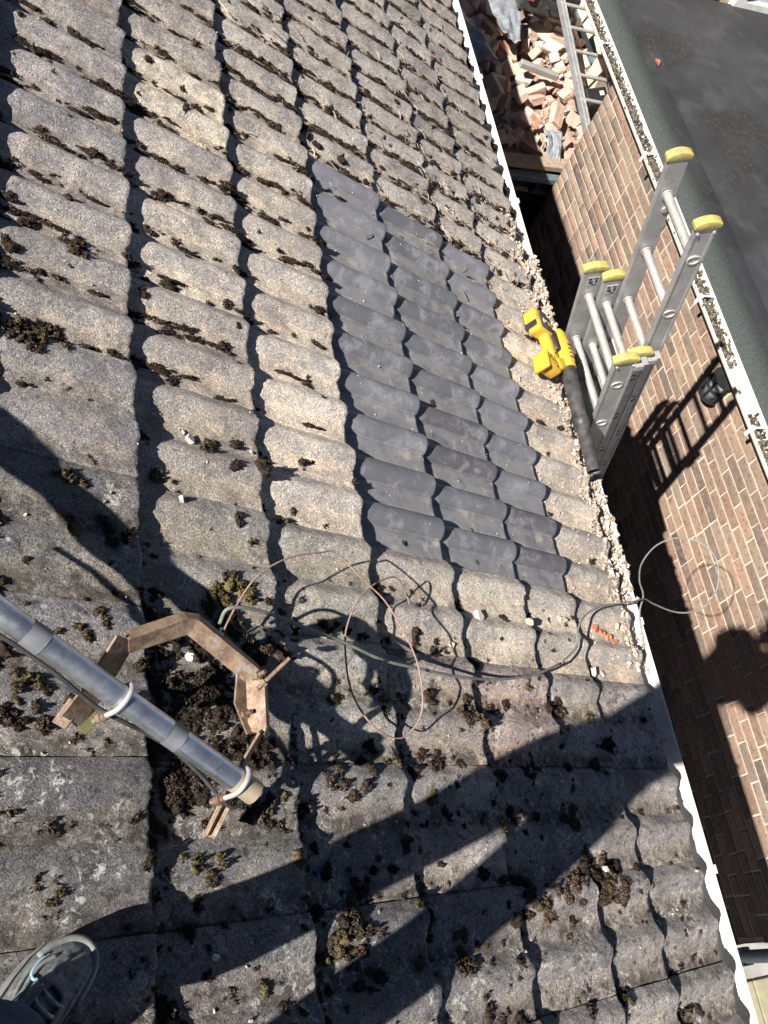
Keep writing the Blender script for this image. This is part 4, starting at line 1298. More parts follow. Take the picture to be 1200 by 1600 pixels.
for q in ((2.805, 2.02, .075), (2.765, 1.995, .071), (2.80, 1.955, .071)):
    g = Geo(); g.tube(RV([q, (q[0], q[1], q[2] + .004)]), .005, 10); g.obj("screw", BLACKP, bl, smooth=True, sharp=.8)
# ------------------------------------------------------------------ triple extension ladder leaning on the eaves
LT = 0.31                                     # lean: x per metre down
ldir = Vector((LT, 0, -1)).normalized()       # down the ladder
lnor = Vector((1, 0, LT)).normalized()        # away from the roof
LCY = 2.045
lad = tag(empty("extension_ladder", (2.68 + LT * (GROUND * -1 - 1.136), LCY, GROUND)), "aluminium triple extension ladder with yellow end caps leaning on the eaves", "ladder")


def ladder_section(x0, z0, ztop, zbot, width, depth, offs, capw):
    """x0,z0: a point of the section's middle line"""
    p0 = Vector((x0, 0, z0))
    top = p0 - ldir * ((ztop - z0) / -ldir.z) * -1.0 if False else p0 + ldir * ((ztop - z0) / ldir.z)
    bot = p0 + ldir * ((zbot - z0) / ldir.z)
    Mx = Matrix((lnor, Vector((0, 1, 0)), -ldir)).transposed().to_4x4()   # local x out, y along, z up the ladder
    L = (top - bot).length
    for s in (-1, 1):
        g = Geo()
        th = 0.026
        # box stile with a shallow channel on the outside face
        d = depth / 2
        pr = [(-d, -th / 2 * s), (-d, th / 2 * s), (-d + .008, th / 2 * s), (-d + .012, (th / 2 - .0035) * s), (d - .012, (th / 2 - .0035) * s), (d - .008, th / 2 * s), (d, th / 2 * s), (d, -th / 2 * s)]
        vs = [(x, y, z) for z in (0, L) for (x, y) in pr]; n = len(pr)
        fs = [(k, (k + 1) % n, n + (k + 1) % n, n + k) for k in range(n)] + [tuple(range(n))[::-1], tuple(range(n, 2 * n))]
        g.add(vs, fs)
        m = Mx.copy(); m.translation = bot + Vector((0, LCY + s * (width / 2 - th / 2), 0))
        st = g.obj("stile", ALU, lad, m=m, smooth=False, bevel=.0012, segs=1)
        # curved yellow end cap
        g = Geo(); seg = 12
        pr2 = []
        for i in range(seg + 1):
            x = -capw / 2 + capw * i / seg
            pr2.append((x, .017 - .015 * (2 * x / capw) ** 2))
        lo = [(x, -.016) for x, _ in pr2]
        ring = pr2 + lo[::-1]
        vs = [(x, y, L + z) for y in (-.0165, .0165) for (x, z) in ring]; n = len(ring)
        fs = [(k, (k + 1) % n, n + (k + 1) % n, n + k) for k in range(n)] + [tuple(range(n))[::-1], tuple(range(n, 2 * n))]
        g.add(vs, fs); cp = g.obj("end_cap", YELLOWCAP, lad, m=m, bevel=.0018, segs=2, smooth=True, sharp=.9)
        for xx in (-capw * .3, capw * .3):
            g = Geo(); g.tube([(xx, s * .012, L - .035), (xx, s * .0185, L - .035)], .0055, 10)
            g.obj("rivet", ALU2, cp, m=m, smooth=True, sharp=.8)
    nr = int((L - .1) / .285)
    for k in range(nr + 1):
        z = L - .165 - k * .285
        if z < .1: break
        m = Mx.copy(); m.translation = bot + Vector((0, LCY, 0))
        g = Geo(); hw = width / 2
        g.tube([(0, -hw + .012, z), (0, hw - .012, z)], .0165, 18, False)
        rg_ = g.obj("rung", ALU2, lad, m=m, smooth=True)
        if bot.z + z * (-ldir.z) < -2.6: continue
        for s in (-1, 1):
            # swaged collar inside, flared oval end outside with a black disc as the bore's shade
            g = Geo(); g.tube([(0, s * (hw - .028), z), (0, s * (hw - .034), z)], .0215, 18)
            g.obj("rung_collar", ALU2, rg_, m=m, smooth=True, sharp=.8)
            g = Geo(); n = 20
            ys = s * (hw - .0005)
            vs, fs = [], []
            for rr_, dy in ((.0235, -.003), (.0225, .0015), (.0175, .0015), (.0165, -.006)):
                for i in range(n):
                    a = 6.283 * i / n; vs.append((rr_ * math.cos(a) * 1.12, ys + s * dy, z + rr_ * math.sin(a) * .9))
            for j in range(3):
                for i in range(n): fs.append((j * n + i, j * n + (i + 1) % n, (j + 1) * n + (i + 1) % n, (j + 1) * n + i))
            fs.append(tuple(3 * n + i for i in range(n)))
            g.add(vs, fs); g.obj("rung_end", ALU2, rg_, m=m, smooth=True, sharp=.7)
            g = Geo(); vs = [(.0160 * math.cos(6.283 * i / n) * 1.12, ys - s * .0052, z + .0160 * math.sin(6.283 * i / n) * .9) for i in range(n)]
            g.add(vs, [tuple(range(n))]); g.obj("bore_shade_disc", BLACKP, rg_, m=m)
    return Mx, top


Mx, t1 = ladder_section(2.680, -1.136, -1.00, GROUND, 0.480, .088, 0, .105)
Mx, t2 = ladder_section(2.680 + .076, -1.136, -1.00, GROUND + .05, 0.410, .078, 0, .098)
Mx, t3 = ladder_section(2.630 + .010, -0.536, -0.375, GROUND + .4, 0.335, .072, 0, .092)
# label plates on the far stiles, guide hooks on the near ones
for tp, wd in ((t1, .48), (t2, .41)):
    g = Geo(); g.box((0, wd / 2 - .027, -.072), (.05, .002, .05))
    m = Mx.copy(); m.translation = tp + Vector((0, LCY, 0))
    lb = g.obj("label_plate", simple("silver_label", (.34, .34, .34), (.24, .24, .24), 30, .5, 50, .1), lad, m=m)
    for (x, z, a, b) in ((-.014, -.058, .012, .009), (.010, -.056, .016, .006), (-.010, -.076, .016, .013), (.013, -.073, .009, .017), (.004, -.090, .022, .004)):
        g = Geo(); g.box((x, wd / 2 - .0285, z), (a, .001, b)); g.obj("label_mark", BLACKP, lb, m=m)
for (tp, wd, x) in ((t2, .41, .05), (t1, .48, .055)):
    g = Geo(); g.box((x, -wd / 2 - .002, -.045), (.035, .022, .028)); g.box((x + .006, -wd / 2 + .010, -.03), (.060, .038, .004))
    m = Mx.copy(); m.translation = tp + Vector((0, LCY, 0)); g.obj("guide_bracket", ALU, lad, m=m, bevel=.002)
g = Geo(); g.tube([(0, LCY * 0 + .168, 0), (0, .135, 0)], .012, 12)
m = Mx.copy(); m.translation = t3 + Vector((0, LCY, 0)) + ldir * .24 + lnor * .012
g.obj("guide_hook", ALU2, lad, m=m, smooth=True, sharp=.8)

# ------------------------------------------------------------------ bulkhead lamp on the garage wall
lp = tag(empty("wall_lamp", (WALLX, 2.60, -2.22)), "black lantern wall lamp under the garage gutter", "lamp")
g = Geo(); g.box((WALLX - .012, 2.60, -2.19), (.022, .13, .20)); g.obj("backplate", BLACKP, lp, bevel=.005)
g = Geo(); n = 14
def halfring(r, z): return [(WALLX - .025 - r * math.sin(a), 2.60 + r * math.cos(a), z) for a in np.linspace(0, math.pi, n)]
for z, r, h in ((-2.115, .080, .018), (-2.275, .080, .014), (-2.195, .078, .010)):
    g = Geo(); a = halfring(r, z - h / 2) + halfring(r, z + h / 2)
    c0, c1 = (WALLX - .02, 2.60, z - h / 2), (WALLX - .02, 2.60, z + h / 2)
    vs = a + [c0, c1]
    fs = [(k, k + 1, n + k + 1, n + k) for k in range(n - 1)] + [tuple(range(n)) + (2 * n,), tuple(range(n, 2 * n)) + (2 * n + 1,)]
    g.add(vs, fs); g.obj("hood" if z == -2.115 else "frame_ring", BLACKP, lp)
for a in (.35, 1.1, 1.9, 2.75):
    x, y = WALLX - .025 - .079 * math.sin(a), 2.60 + .079 * math.cos(a)
    g = Geo(); g.box((x, y, -2.195), (.012, .012, .16)); g.obj("frame_bar", BLACKP, lp, bevel=.002)
g = Geo(); a = halfring(.062, -2.27) + halfring(.062, -2.12); g.add(a, [(k, k + 1, n + k + 1, n + k) for k in range(n - 1)] + [tuple(range(n))])
g.obj("glass", GREYGLASS, lp, smooth=True)

# ------------------------------------------------------------------ skip full of broken bricks
SK = dict(x0=2.78, x1=5.12, y0=5.24, y1=9.2, z=-3.08)
sk = tag(empty("skip", (3.7, 7, GROUND)), "dark teal steel skip filled with broken bricks", "skip")
b = .22
T = [(SK['x0'], SK['y0']), (SK['x1'], SK['y0']), (SK['x1'], SK['y1']), (SK['x0'], SK['y1'])]
B = [(SK['x0'] + b, SK['y0'] + .5), (SK['x1'] - b, SK['y0'] + .5), (SK['x1'] - b, SK['y1'] - .5), (SK['x0'] + b, SK['y1'] - .5)]
NM = ["end_plate", "side_plate", "end_plate", "side_plate"]
for i in range(4):
    j = (i + 1) % 4
    P0, P1, Q0, Q1 = Vector((*T[i], SK['z'])), Vector((*T[j], SK['z'])), Vector((*B[i], GROUND + .1)), Vector((*B[j], GROUND + .1))
    nrm = (P1 - P0).cross(Q0 - P0).normalized() * .008
    g = Geo(); g.add([P0, P1, Q1, Q0, P0 + nrm, P1 + nrm, Q1 + nrm, Q0 + nrm], [(0, 1, 2, 3), (7, 6, 5, 4), (0, 4, 5, 1), (3, 2, 6, 7), (0, 3, 7, 4), (1, 5, 6, 2)])
    g.obj(NM[i], STEELTEAL, sk)
    g = Geo(); c = (P0 + P1) / 2; d = P1 - P0
    g.box(c, (abs(d.x) + .07, abs(d.y) + .07 if abs(d.y) > .1 else .07, .055) if abs(d.x) > abs(d.y) else (.07, abs(d.y) - .08, .055))
    g.obj("rim_rail", STEELBLUE, sk, bevel=.008)
    for t in (.2, .4, .6, .8):
        if i in (0, 2):
            a0 = P0.lerp(P1, t) - nrm * 2; a1 = Q0.lerp(Q1, t) - nrm * 2
            g = Geo(); g.tube([a0, a1], .03, 4); g.obj("stiffener", STEELTEAL, sk)
g = Geo(); g.box((3.95, 7.2, GROUND + .1), (1.8, 2.9, .02)); g.obj("floor_plate", STEELTEAL, sk)
# plank along the near rim
g = Geo(); g.box((0, 0, 0), (1.66, .115, .045))
tag(g.obj("plank", WOOD, m=Matrix.Translation((3.72, 5.335, -3.022)) @ Matrix.Rotation(.02, 4, 'Z'), bevel=.004), "weathered timber plank lying along the skip's near rim", "plank")


def heap(x, y):
    ex = min(1, max(0, (x - 2.80) / .35)) * min(1, max(0, (5.12 - x) / .25))
    ey = min(1, max(0, (y - 5.30) / .45))
    return -3.18 + .22 * ex * ey + .10 * float(vnoise(x * 2.1, y * 1.7)) * ey


nx, ny = 40, 70
xs = np.linspace(2.80, 5.10, nx); ys = np.linspace(5.28, 9.15, ny)
vs = [(x, y, heap(x, y) - .09 + .05 * float(vnoise(x * 9, y * 9))) for x in xs for y in ys]
idx = np.arange(nx * ny).reshape(nx, ny)
me = np_mesh("brick_dust", np.array(vs), quads=np.stack([idx[:-1, :-1], idx[1:, :-1], idx[1:, 1:], idx[:-1, 1:]], -1).reshape(-1, 4), mat=DIRTM)
tag(place(bpy.data.objects.new("brick_dust", me)), "brick dust and dirt filling the skip between the bricks", "rubble", kind="stuff")


def rub_mesh(seed, L, Wd, H):
    r = random.Random(seed)
    bm = bmesh.new()
    bmesh.ops.create_cube(bm, size=1.0)
    for v in bm.verts: v.co = Vector((v.co.x * L, v.co.y * Wd, v.co.z * H))
    # break an end off at a slant
    if L < .2:
        pn = Vector((1, r.uniform(-.6, .6), r.uniform(-.5, .5))).normalized()
        bmesh.ops.bisect_plane(bm, geom=bm.verts[:] + bm.edges[:] + bm.faces[:], plane_co=(L * .32, 0, 0), plane_no=pn, clear_outer=True)
        es = [e for e in bm.edges if e.is_boundary]
        if es: bmesh.ops.contextual_create(bm, geom=es)
    bmesh.ops.bevel(bm, geom=bm.edges[:], offset=.005, segments=1, affect='EDGES')
    bmesh.ops.triangulate(bm, faces=bm.faces[:])
    bmesh.ops.subdivide_edges(bm, edges=[e for e in bm.edges if e.calc_length() > .05], cuts=1)
    for v in bm.verts: v.co += Vector((r.uniform(-1, 1), r.uniform(-1, 1), r.uniform(-1, 1))) * .0035
    me = bpy.data.meshes.new("rubble_brick"); bm.to_mesh(me); bm.free()
    return me


def mat_rub():
    k = M("salvaged_brick_with_mortar")
    base = k.objinfo("Color")
    c = k.mix(k.ramp(k.noise(9, 6, .7, dist=.6), .48, .64), base, (.47, .39, .325))
    c = k.mix(k.ramp(k.noise(24, 6, .7), .55, .68, 0, .7), c, (.30, .26, .22))
    return k.done(c, .95, 0, k.bump(k.noise(60, 6, .7), .8, .008), .2)


RUBM = mat_rub()
RM = [rub_mesh(i, L, Wd, H) for i, (L, Wd, H) in enumerate([(.215, .102, .065)] * 4 + [(.17, .102, .065)] * 3 + [(.13, .102, .065)] * 3 + [(.10, .08, .05)] * 3)]
for me in RM: me.materials.append(RUBM)
RC = [((.46, .345, .275), "pale dusty whole brick in the skip's rubble heap", "pale dusty broken brick in the skip's rubble heap"),
      ((.42, .27, .21), "pinkish whole brick in the skip's rubble heap", "pinkish broken brick in the skip's rubble heap"),
      ((.40, .36, .32), "grey mortar-covered whole brick in the skip's rubble heap", "grey mortar-covered broken brick in the skip's rubble heap"),
      ((.40, .185, .115), "orange whole brick in the skip's rubble heap", "orange broken brick piece in the skip's rubble heap")]
rk = random.Random(21)
spots = []
for tries in range(9000):
    y = rk.uniform(5.36, 7.7); x = rk.uniform(2.95, 5.02)
    if len(spots) >= 290: break
    if all((x - a) ** 2 + (y - b_) ** 2 > .086 ** 2 for a, b_ in spots): spots.append((x, y))
for i, (x, y) in enumerate(spots):
    mi = rk.choice([0, 1, 2, 3, 4, 5, 6, 7, 8, 9, 10, 11, 12])
    ci = rk.choice([0, 0, 0, 1, 1, 1, 2, 2, 0, 3] if rk.random() < .7 else [0, 1])
    col, lw, lbk = RC[ci]
    o = bpy.data.objects.new("rubble_brick", RM[mi])
    k = rk.uniform(.8, 1.18); o.color = (col[0] * k, col[1] * k, col[2] * k, 1)
    e = Matrix.Rotation(rk.uniform(0, 6.28), 4, 'Z') @ Matrix.Rotation(rk.gauss(0, .6), 4, 'X') @ Matrix.Rotation(rk.gauss(0, .5), 4, 'Y')
    if rk.random() < .3: e = e @ Matrix.Rotation(1.57, 4, 'X')
    place(o, Matrix.Translation((x, y, heap(x, y) - .015 + rk.uniform(-.05, .045))) @ e)
    where = "by the plank" if y < 5.75 else ("at the far top end" if y > 6.75 else ("in the eaves' shadow" if x < 3.85 else ("beside the short ladder" if x > 4.25 else "in the sun mid-heap")))
    tag(o, (lw if mi < 4 else lbk).replace("in the skip's rubble heap", "in the rubble " + where), "brick", "bricks heaped in the skip")
# crumbs between the bricks
g = Geo()
for _ in range(900):
    x, y = rk.uniform(2.9, 4.65), rk.uniform(5.36, 7.6)
    s = rk.uniform(.008, .03)
    vs, fs = chip_verts(rk, s)
    m = Matrix.Rotation(rk.uniform(0, 6), 3, 'Z') @ Matrix.Rotation(rk.gauss(0, .8), 3, 'X')
    g.add([m @ Vector(p) + Vector((x, y, heap(x, y) - .055 + rk.uniform(0, .05))) for p in vs], fs, rk.choice(CHC + [(.5, .26, .17), (.24, .2, .17)]))
tag(g.obj("rubble_crumbs", CHIPM, cols=True), "small brick and mortar crumbs in the skip", "rubble", kind="stuff")


def sheet(corners, z, name, label, seed, amp=.03):
    n = 16; vs = []
    c = [Vector(p) for p in corners]
    for i in range(n):
        for j in range(n):
            a, b_ = i / (n - 1), j / (n - 1)
            p = c[0].lerp(c[1], a).lerp(c[3].lerp(c[2], a), b_)
            vs.append((p.x, p.y, p.z + amp * float(vnoise(a * 4 + seed, b_ * 3)) + amp * .5 * float(vnoise(a * 9, b_ * 9 + seed))))
    ix = np.arange(n * n).reshape(n, n)
    me = np_mesh(name, np.array(vs), quads=np.stack([ix[:-1, :-1], ix[1:, :-1], ix[1:, 1:], ix[:-1, 1:]], -1).reshape(-1, 4), mat=LEAD)
    o = place(bpy.data.objects.new(name, me))
    sol = o.modifiers.new("thickness", 'SOLIDIFY'); sol.thickness = .004
    tag(o, label, "sheet", "lead sheets on the rubble")


sheet([(3.30, 6.95, -2.80), (3.62, 7.05, -2.78), (3.92, 6.28, -2.80), (3.60, 6.20, -2.82)], 0, "lead_sheet", "crumpled grey lead sheet half in shade beside the tiled roof's gutter", 3, .09)
sheet([(3.95, 7.15, -2.80), (4.30, 7.1, -2.78), (4.16, 6.50, -2.80), (4.00, 6.55, -2.81)], 0, "lead_sheet", "sunlit crumpled grey lead sheet between the shaded sheet and the toolbox", 9, .08)
# long pale lintel piece
g = Geo(); g.box((0, 0, 0), (.36, .06, .05))
tag(g.obj("stone_lintel", CONC, m=Matrix.Translation((4.28, 6.22, -2.82)) @ Matrix.Rotation(-.12, 4, 'Z') @ Matrix.Rotation(.1, 4, 'Y'), bevel=.008), "long pale stone bar lying across the rubble", "lintel")
# black toolbox
tbx = tag(empty("toolbox", (4.50, 6.98, -2.75)), "black plastic toolbox with red catch on the rubble at the top", "toolbox")
mt = Matrix.Translation((4.46, 7.02, -2.66)) @ Matrix.Rotation(-.12, 4, 'Z')
g = Geo(); g.box((0, 0, 0), (.50, .36, .17)); g.obj("case", DUSTBLACK, tbx, m=mt, bevel=.018)
g = Geo(); g.box((0, 0, .105), (.52, .38, .05)); g.obj("lid", BLACKP, tbx, m=mt, bevel=.014)
for x in (-.17, -.05, .07, .19):
    g = Geo(); g.box((x, 0, .134), (.05, .30, .012)); g.obj("lid_rib", BLACKP, tbx, m=mt, bevel=.004)
g = Geo(); g.box((-.17, -.197, .07), (.06, .02, .085)); g.obj("catch", simple("red_catch", (.50, .03, .05), (.62, .10, .11), 40, .5), tbx, m=mt, bevel=.004)
for z in (.05, .07, .09):
    g = Geo(); g.box((-.17, -.208, z), (.036, .003, .007)); g.obj("catch_mark", WHITEPVC, tbx, m=mt)
g = Geo(); g.tube([(-.02, -.20, .03), (-.02, -.225, .02), (.18, -.225, .02), (.18, -.20, .03)], .011, 8); g.obj("handle", BLACKP, tbx, m=mt, smooth=True)
# small black box with a white label
sb = tag(empty("black_case", (4.62, 5.83, -2.8)), "small dark plastic case with a white mark beside the wall corner", "case")
mb = Matrix.Translation((4.60, 5.80, -2.72)) @ Matrix.Rotation(.35, 4, 'Z') @ Matrix.Rotation(.5, 4, 'X')
g = Geo(); g.box((0, 0, 0), (.22, .14, .16)); g.obj("body", BLACKP, sb, m=mb, bevel=.012)
g = Geo(); g.box((.05, .02, .0815), (.045, .035, .002)); g.obj("label_mark", WHITEPVC, sb, m=mb)
# blue-grey sheet of plastic at the wall corner
sheet([(4.24, 5.66, -2.93), (4.38, 5.60, -2.92), (4.34, 5.36, -3.02), (4.25, 5.38, -3.03)], 0, "plastic_sheet", "folded blue-grey sheet at the rubble's edge by the wall corner", 5, .05)

# ------------------------------------------------------------------ second ladder lying up through the skip
l2 = tag(empty("short_ladder", (4.45, 5.4, -2.75)), "plain aluminium ladder lying along the skip beside the garage corner", "ladder")
a0, a1 = Vector((4.36, 5.23, -2.63)), Vector((4.46, 7.60, -2.36))
d = (a1 - a0).normalized(); up = (Vector((0, 0, 1)) - d * d.z).normalized(); sd = d.cross(up).normalized()
Wd = .33
for s in (0, 1):
    p0, p1 = a0 + sd * Wd * s, a1 + sd * Wd * s
    g = Geo(); g.sweep([p0, p0.lerp(p1, .5), p1], [(-.036, -.012), (-.036, .012), (-.030, .012), (-.026, .006), (-.004, .006), (0, .011), (.004, .006), (.026, .006), (.030, .012), (.036, .012), (.036, -.012)], up)
    g.obj("stile", ALU, l2)
for k in range(9):
    p = a0 + d * (.12 + k * .255)
    g = Geo(); g.tube([p, p + sd * Wd], .0145, 12); g.obj("rung", ALU2, l2, smooth=True, sharp=.9)
    g = Geo(); g.tube([p + up * .006, p + up * .015], .006, 8); g.obj("rivet", ALU2, l2)

# ------------------------------------------------------------------ the person taking the picture
def skin_obj(name, verts, edges, mat, parent=None, sub=2, root=0):
    me = bpy.data.meshes.new(name)
    me.from_pydata([v[0] for v in verts], edges, [])
    o = bpy.data.objects.new(name, me); me.materials.append(mat)
    place(o, None, parent)
    sk_ = o.modifiers.new("Skin", 'SKIN'); sk_.use_smooth_shade = True
    sb_ = o.modifiers.new("Subdivision", 'SUBSURF'); sb_.levels = sub; sb_.render_levels = sub
    sv = me.skin_vertices[0].data
    for i, v in enumerate(verts):
        r = v[1]; sv[i].radius = (r, r) if not isinstance(r, tuple) else r
        sv[i].use_root = (i == root)
    return o


la = uvw(.632, -.085, -.02); ra = uvw(.500, -.375, -.02)
UPZ = np.array([0, 0, 1.0])
def at(p, h, dx=0, dy=0): return tuple(p + UPZ * h + np.array([dx, dy, 0]))
hipc = np.array([.435, -.245, (la[2] + ra[2]) / 2])
hz = hipc[2]
PEL = (.425, -.245, hz + .95)
phone_c = np.array(CAM_POS) - np.array(_u) * .055 - np.array(_b) * -.016 * 1.0
phone_c = np.array(CAM_POS) + np.array(_b) * .018 - np.array(_u) * .055
RT = np.array(_r); UT = np.array(_u); BT = np.array(_b)
lh = phone_c - RT * .055 + BT * .02; rh = phone_c + RT * .055 + BT * .02
body = []
def bv(p, r): body.append((tuple(float(x) for x in p), r)); return len(body) - 1
edges = []
def chain(*ids):
    for a, b_ in zip(ids[:-1], ids[1:]): edges.append((a, b_))
pel = bv(PEL, (.135, .095)); wa = bv((.42, -.245, hz + 1.12), (.125, .090)); ch = bv((.45, -.245, hz + 1.42), (.160, .10)); nb = bv((.47, -.245, hz + 1.59), (.080, .065))
HX, HZ = .08, .12      # head carried forward over the phone
nk = bv((.395 + HX, -.243, hz + 1.53 + HZ), .052); jaw = bv((.44 + HX, -.240, hz + 1.60 + HZ), (.062, .070)); hd = bv((.43 + HX, -.240, hz + 1.68 + HZ), (.074, .090)); cr_ = bv((.41 + HX, -.240, hz + 1.755 + HZ), (.060, .072))
chain(pel, wa, ch, nb, nk, jaw, hd, cr_)
ns = bv((.528 + HX, -.236, hz + 1.615 + HZ), .011); nst = bv((.50 + HX, -.237, hz + 1.645 + HZ), .012); chain(hd, nst, ns)
for s in (1, -1): chain(hd, bv((.415 + HX, -.240 + s * .088, hz + 1.665 + HZ), .014))
for s, an in ((1, la), (-1, ra)):
    hp = bv((.425, -.245 + s * .095, hz + .90), .088)
    kn = bv((an[0] * .55 + .425 * .45 + .03, an[1] * .55 + (-.245 + s * .095) * .45, an[2] + .50), .060)
    cf = bv((an[0] * .8 + .425 * .2 + .0, an[1] * .85 + (-.245 + s * .1) * .15, an[2] + .32), .054)
    ak = bv(at(an, .09), .036)
    chain(pel, hp, kn, cf, ak)
    he = EU * .72 + EV * .69 if s > 0 else EU * .97 + EV * .1
    ft = bv(an + UPZ * .045 + he * .10, .032); chain(ak, ft)
JK = []
for s, hnd in ((1, lh), (-1, rh)):
    sh = bv((.46, -.245 + s * .190, hz + 1.55), .062)
    el = bv((.50, -.245 + s * (.235 if s > 0 else .190), hz + (1.30 if s > 0 else 1.36)), .048)
    wr = bv(hnd + BT * .05 - UT * .045 + RT * (-.01 * s), .025)
    pa = bv(hnd + BT * .010 - UT * .005 - RT * (.012 * s), (.028, .016))
    chain(ch, sh, el, wr, pa)
    JK.append((sh, el, wr))
    for q in range(4):
        f0 = bv(hnd + UT * (.038 - q * .022) + BT * .006 - RT * (.022 * s), .0085)
        f1 = bv(hnd + UT * (.040 - q * .023) - BT * .012 - RT * (.026 * s), .008)
        f2 = bv(hnd + UT * (.039 - q * .022) - BT * .006 - RT * (.006 * s) + BT * .003, .0072)
        chain(pa, f0, f1, f2)
    th1 = bv(hnd + UT * .02 + BT * .025 + RT * (.000 * s), .0095); th2 = bv(hnd + UT * .045 + BT * .022 + RT * (.018 * s), .0085); chain(pa, th1, th2)
person = skin_obj("person", body, edges, SKINM, None, 2, pel)
tag(person, "person in dark jeans and dusty grey trainers standing at the lower left", "person")
# clothing
tr, te = [], []
def tv(p, r): tr.append((tuple(float(x) for x in p), r)); return len(tr) - 1
tp_ = tv(PEL, (.148, .108)); tw_ = tv((.405, -.245, hz + 1.05), (.140, .102)); te.append((tp_, tw_))
for s, an in ((1, la), (-1, ra)):
    a = tv((.425, -.245 + s * .095, hz + .88), .098)
    b_ = tv((an[0] * .55 + .425 * .45 + .03, an[1] * .55 + (-.245 + s * .095) * .45, an[2] + .50), .078)
    c = tv((an[0] * .85 + .425 * .15, an[1] * .9 + (-.245 + s * .1) * .1, an[2] + .28), .072)
    e = tv(at(an, .105, .035, .030), .080)
    te += [(tp_, a), (a, b_), (b_, c), (c, e)]
skin_obj("jeans", tr, te, DENIM, person, 2, tp_)
jk, je = [], []
def jv(p, r): jk.append((tuple(float(x) for x in p), r)); return len(jk) - 1
j0 = jv((.410, -.245, hz + 1.00), (.155, .112)); j1 = jv((.42, -.245, hz + 1.14), (.150, .108)); j2 = jv((.45, -.245, hz + 1.43), (.190, .125)); j3 = jv((.47, -.245, hz + 1.60), (.125, .100))
je += [(j0, j1), (j1, j2), (j2, j3)]
for sh, el, wr in JK:
    a = jv(body[sh][0], .080); b_ = jv(body[el][0], .064); c = jv(Vector(body[el][0]).lerp(Vector(body[wr][0]), .82), .040)
    je += [(j2, a), (a, b_), (b_, c)]
skin_obj("jacket", jk, je, JACKETM, person, 2, j0)
# hair cap and eyes
g = Geo(); n, mrows = 18, 8
vs, fs = [], []
for i in range(mrows):
    ph = .05 + i * (1.75 - .05) / (mrows - 1)
    for j in range(n):
        a = 6.283 * j / n
        front = math.cos(a) > .35
        p_h = min(ph, 1.05) if front else ph
        vs.append((.415 + HX + .093 * math.sin(p_h) * math.cos(a), -.240 + .084 * math.sin(p_h) * math.sin(a), hz + 1.70 + HZ + .112 * math.cos(p_h)))
for i in range(mrows - 1):
    for j in range(n): fs.append((i * n + j, (i + 1) * n + j, (i + 1) * n + (j + 1) % n, i * n + (j + 1) % n))
fs.append(tuple(range(n)))
g.add(vs, fs); g.obj("hair", HAIRM, person, smooth=True)
for s in (1, -1):
    bm = bmesh.new(); bmesh.ops.create_uvsphere(bm, u_segments=10, v_segments=8, radius=.012)
    me = bpy.data.meshes.new("eye"); bm.to_mesh(me); bm.free(); me.materials.append(WHITEPVC)
    place(bpy.data.objects.new("eye", me), Matrix.Translation((.500 + HX, -.240 + s * .032, hz + 1.665 + HZ)), person)
# phone held behind the lens
g = Geo(); g.box((0, 0, 0), (.071, .146, .008))
ph = g.mesh("phone", BLACKP, bevel=.0035)
mm = Matrix(((RT[0], UT[0], BT[0], phone_c[0]), (RT[1], UT[1], BT[1], phone_c[1]), (RT[2], UT[2], BT[2], phone_c[2]), (0, 0, 0, 1)))
tag(place(bpy.data.objects.new("phone", ph), mm), "black phone held up in both hands by the person", "phone")


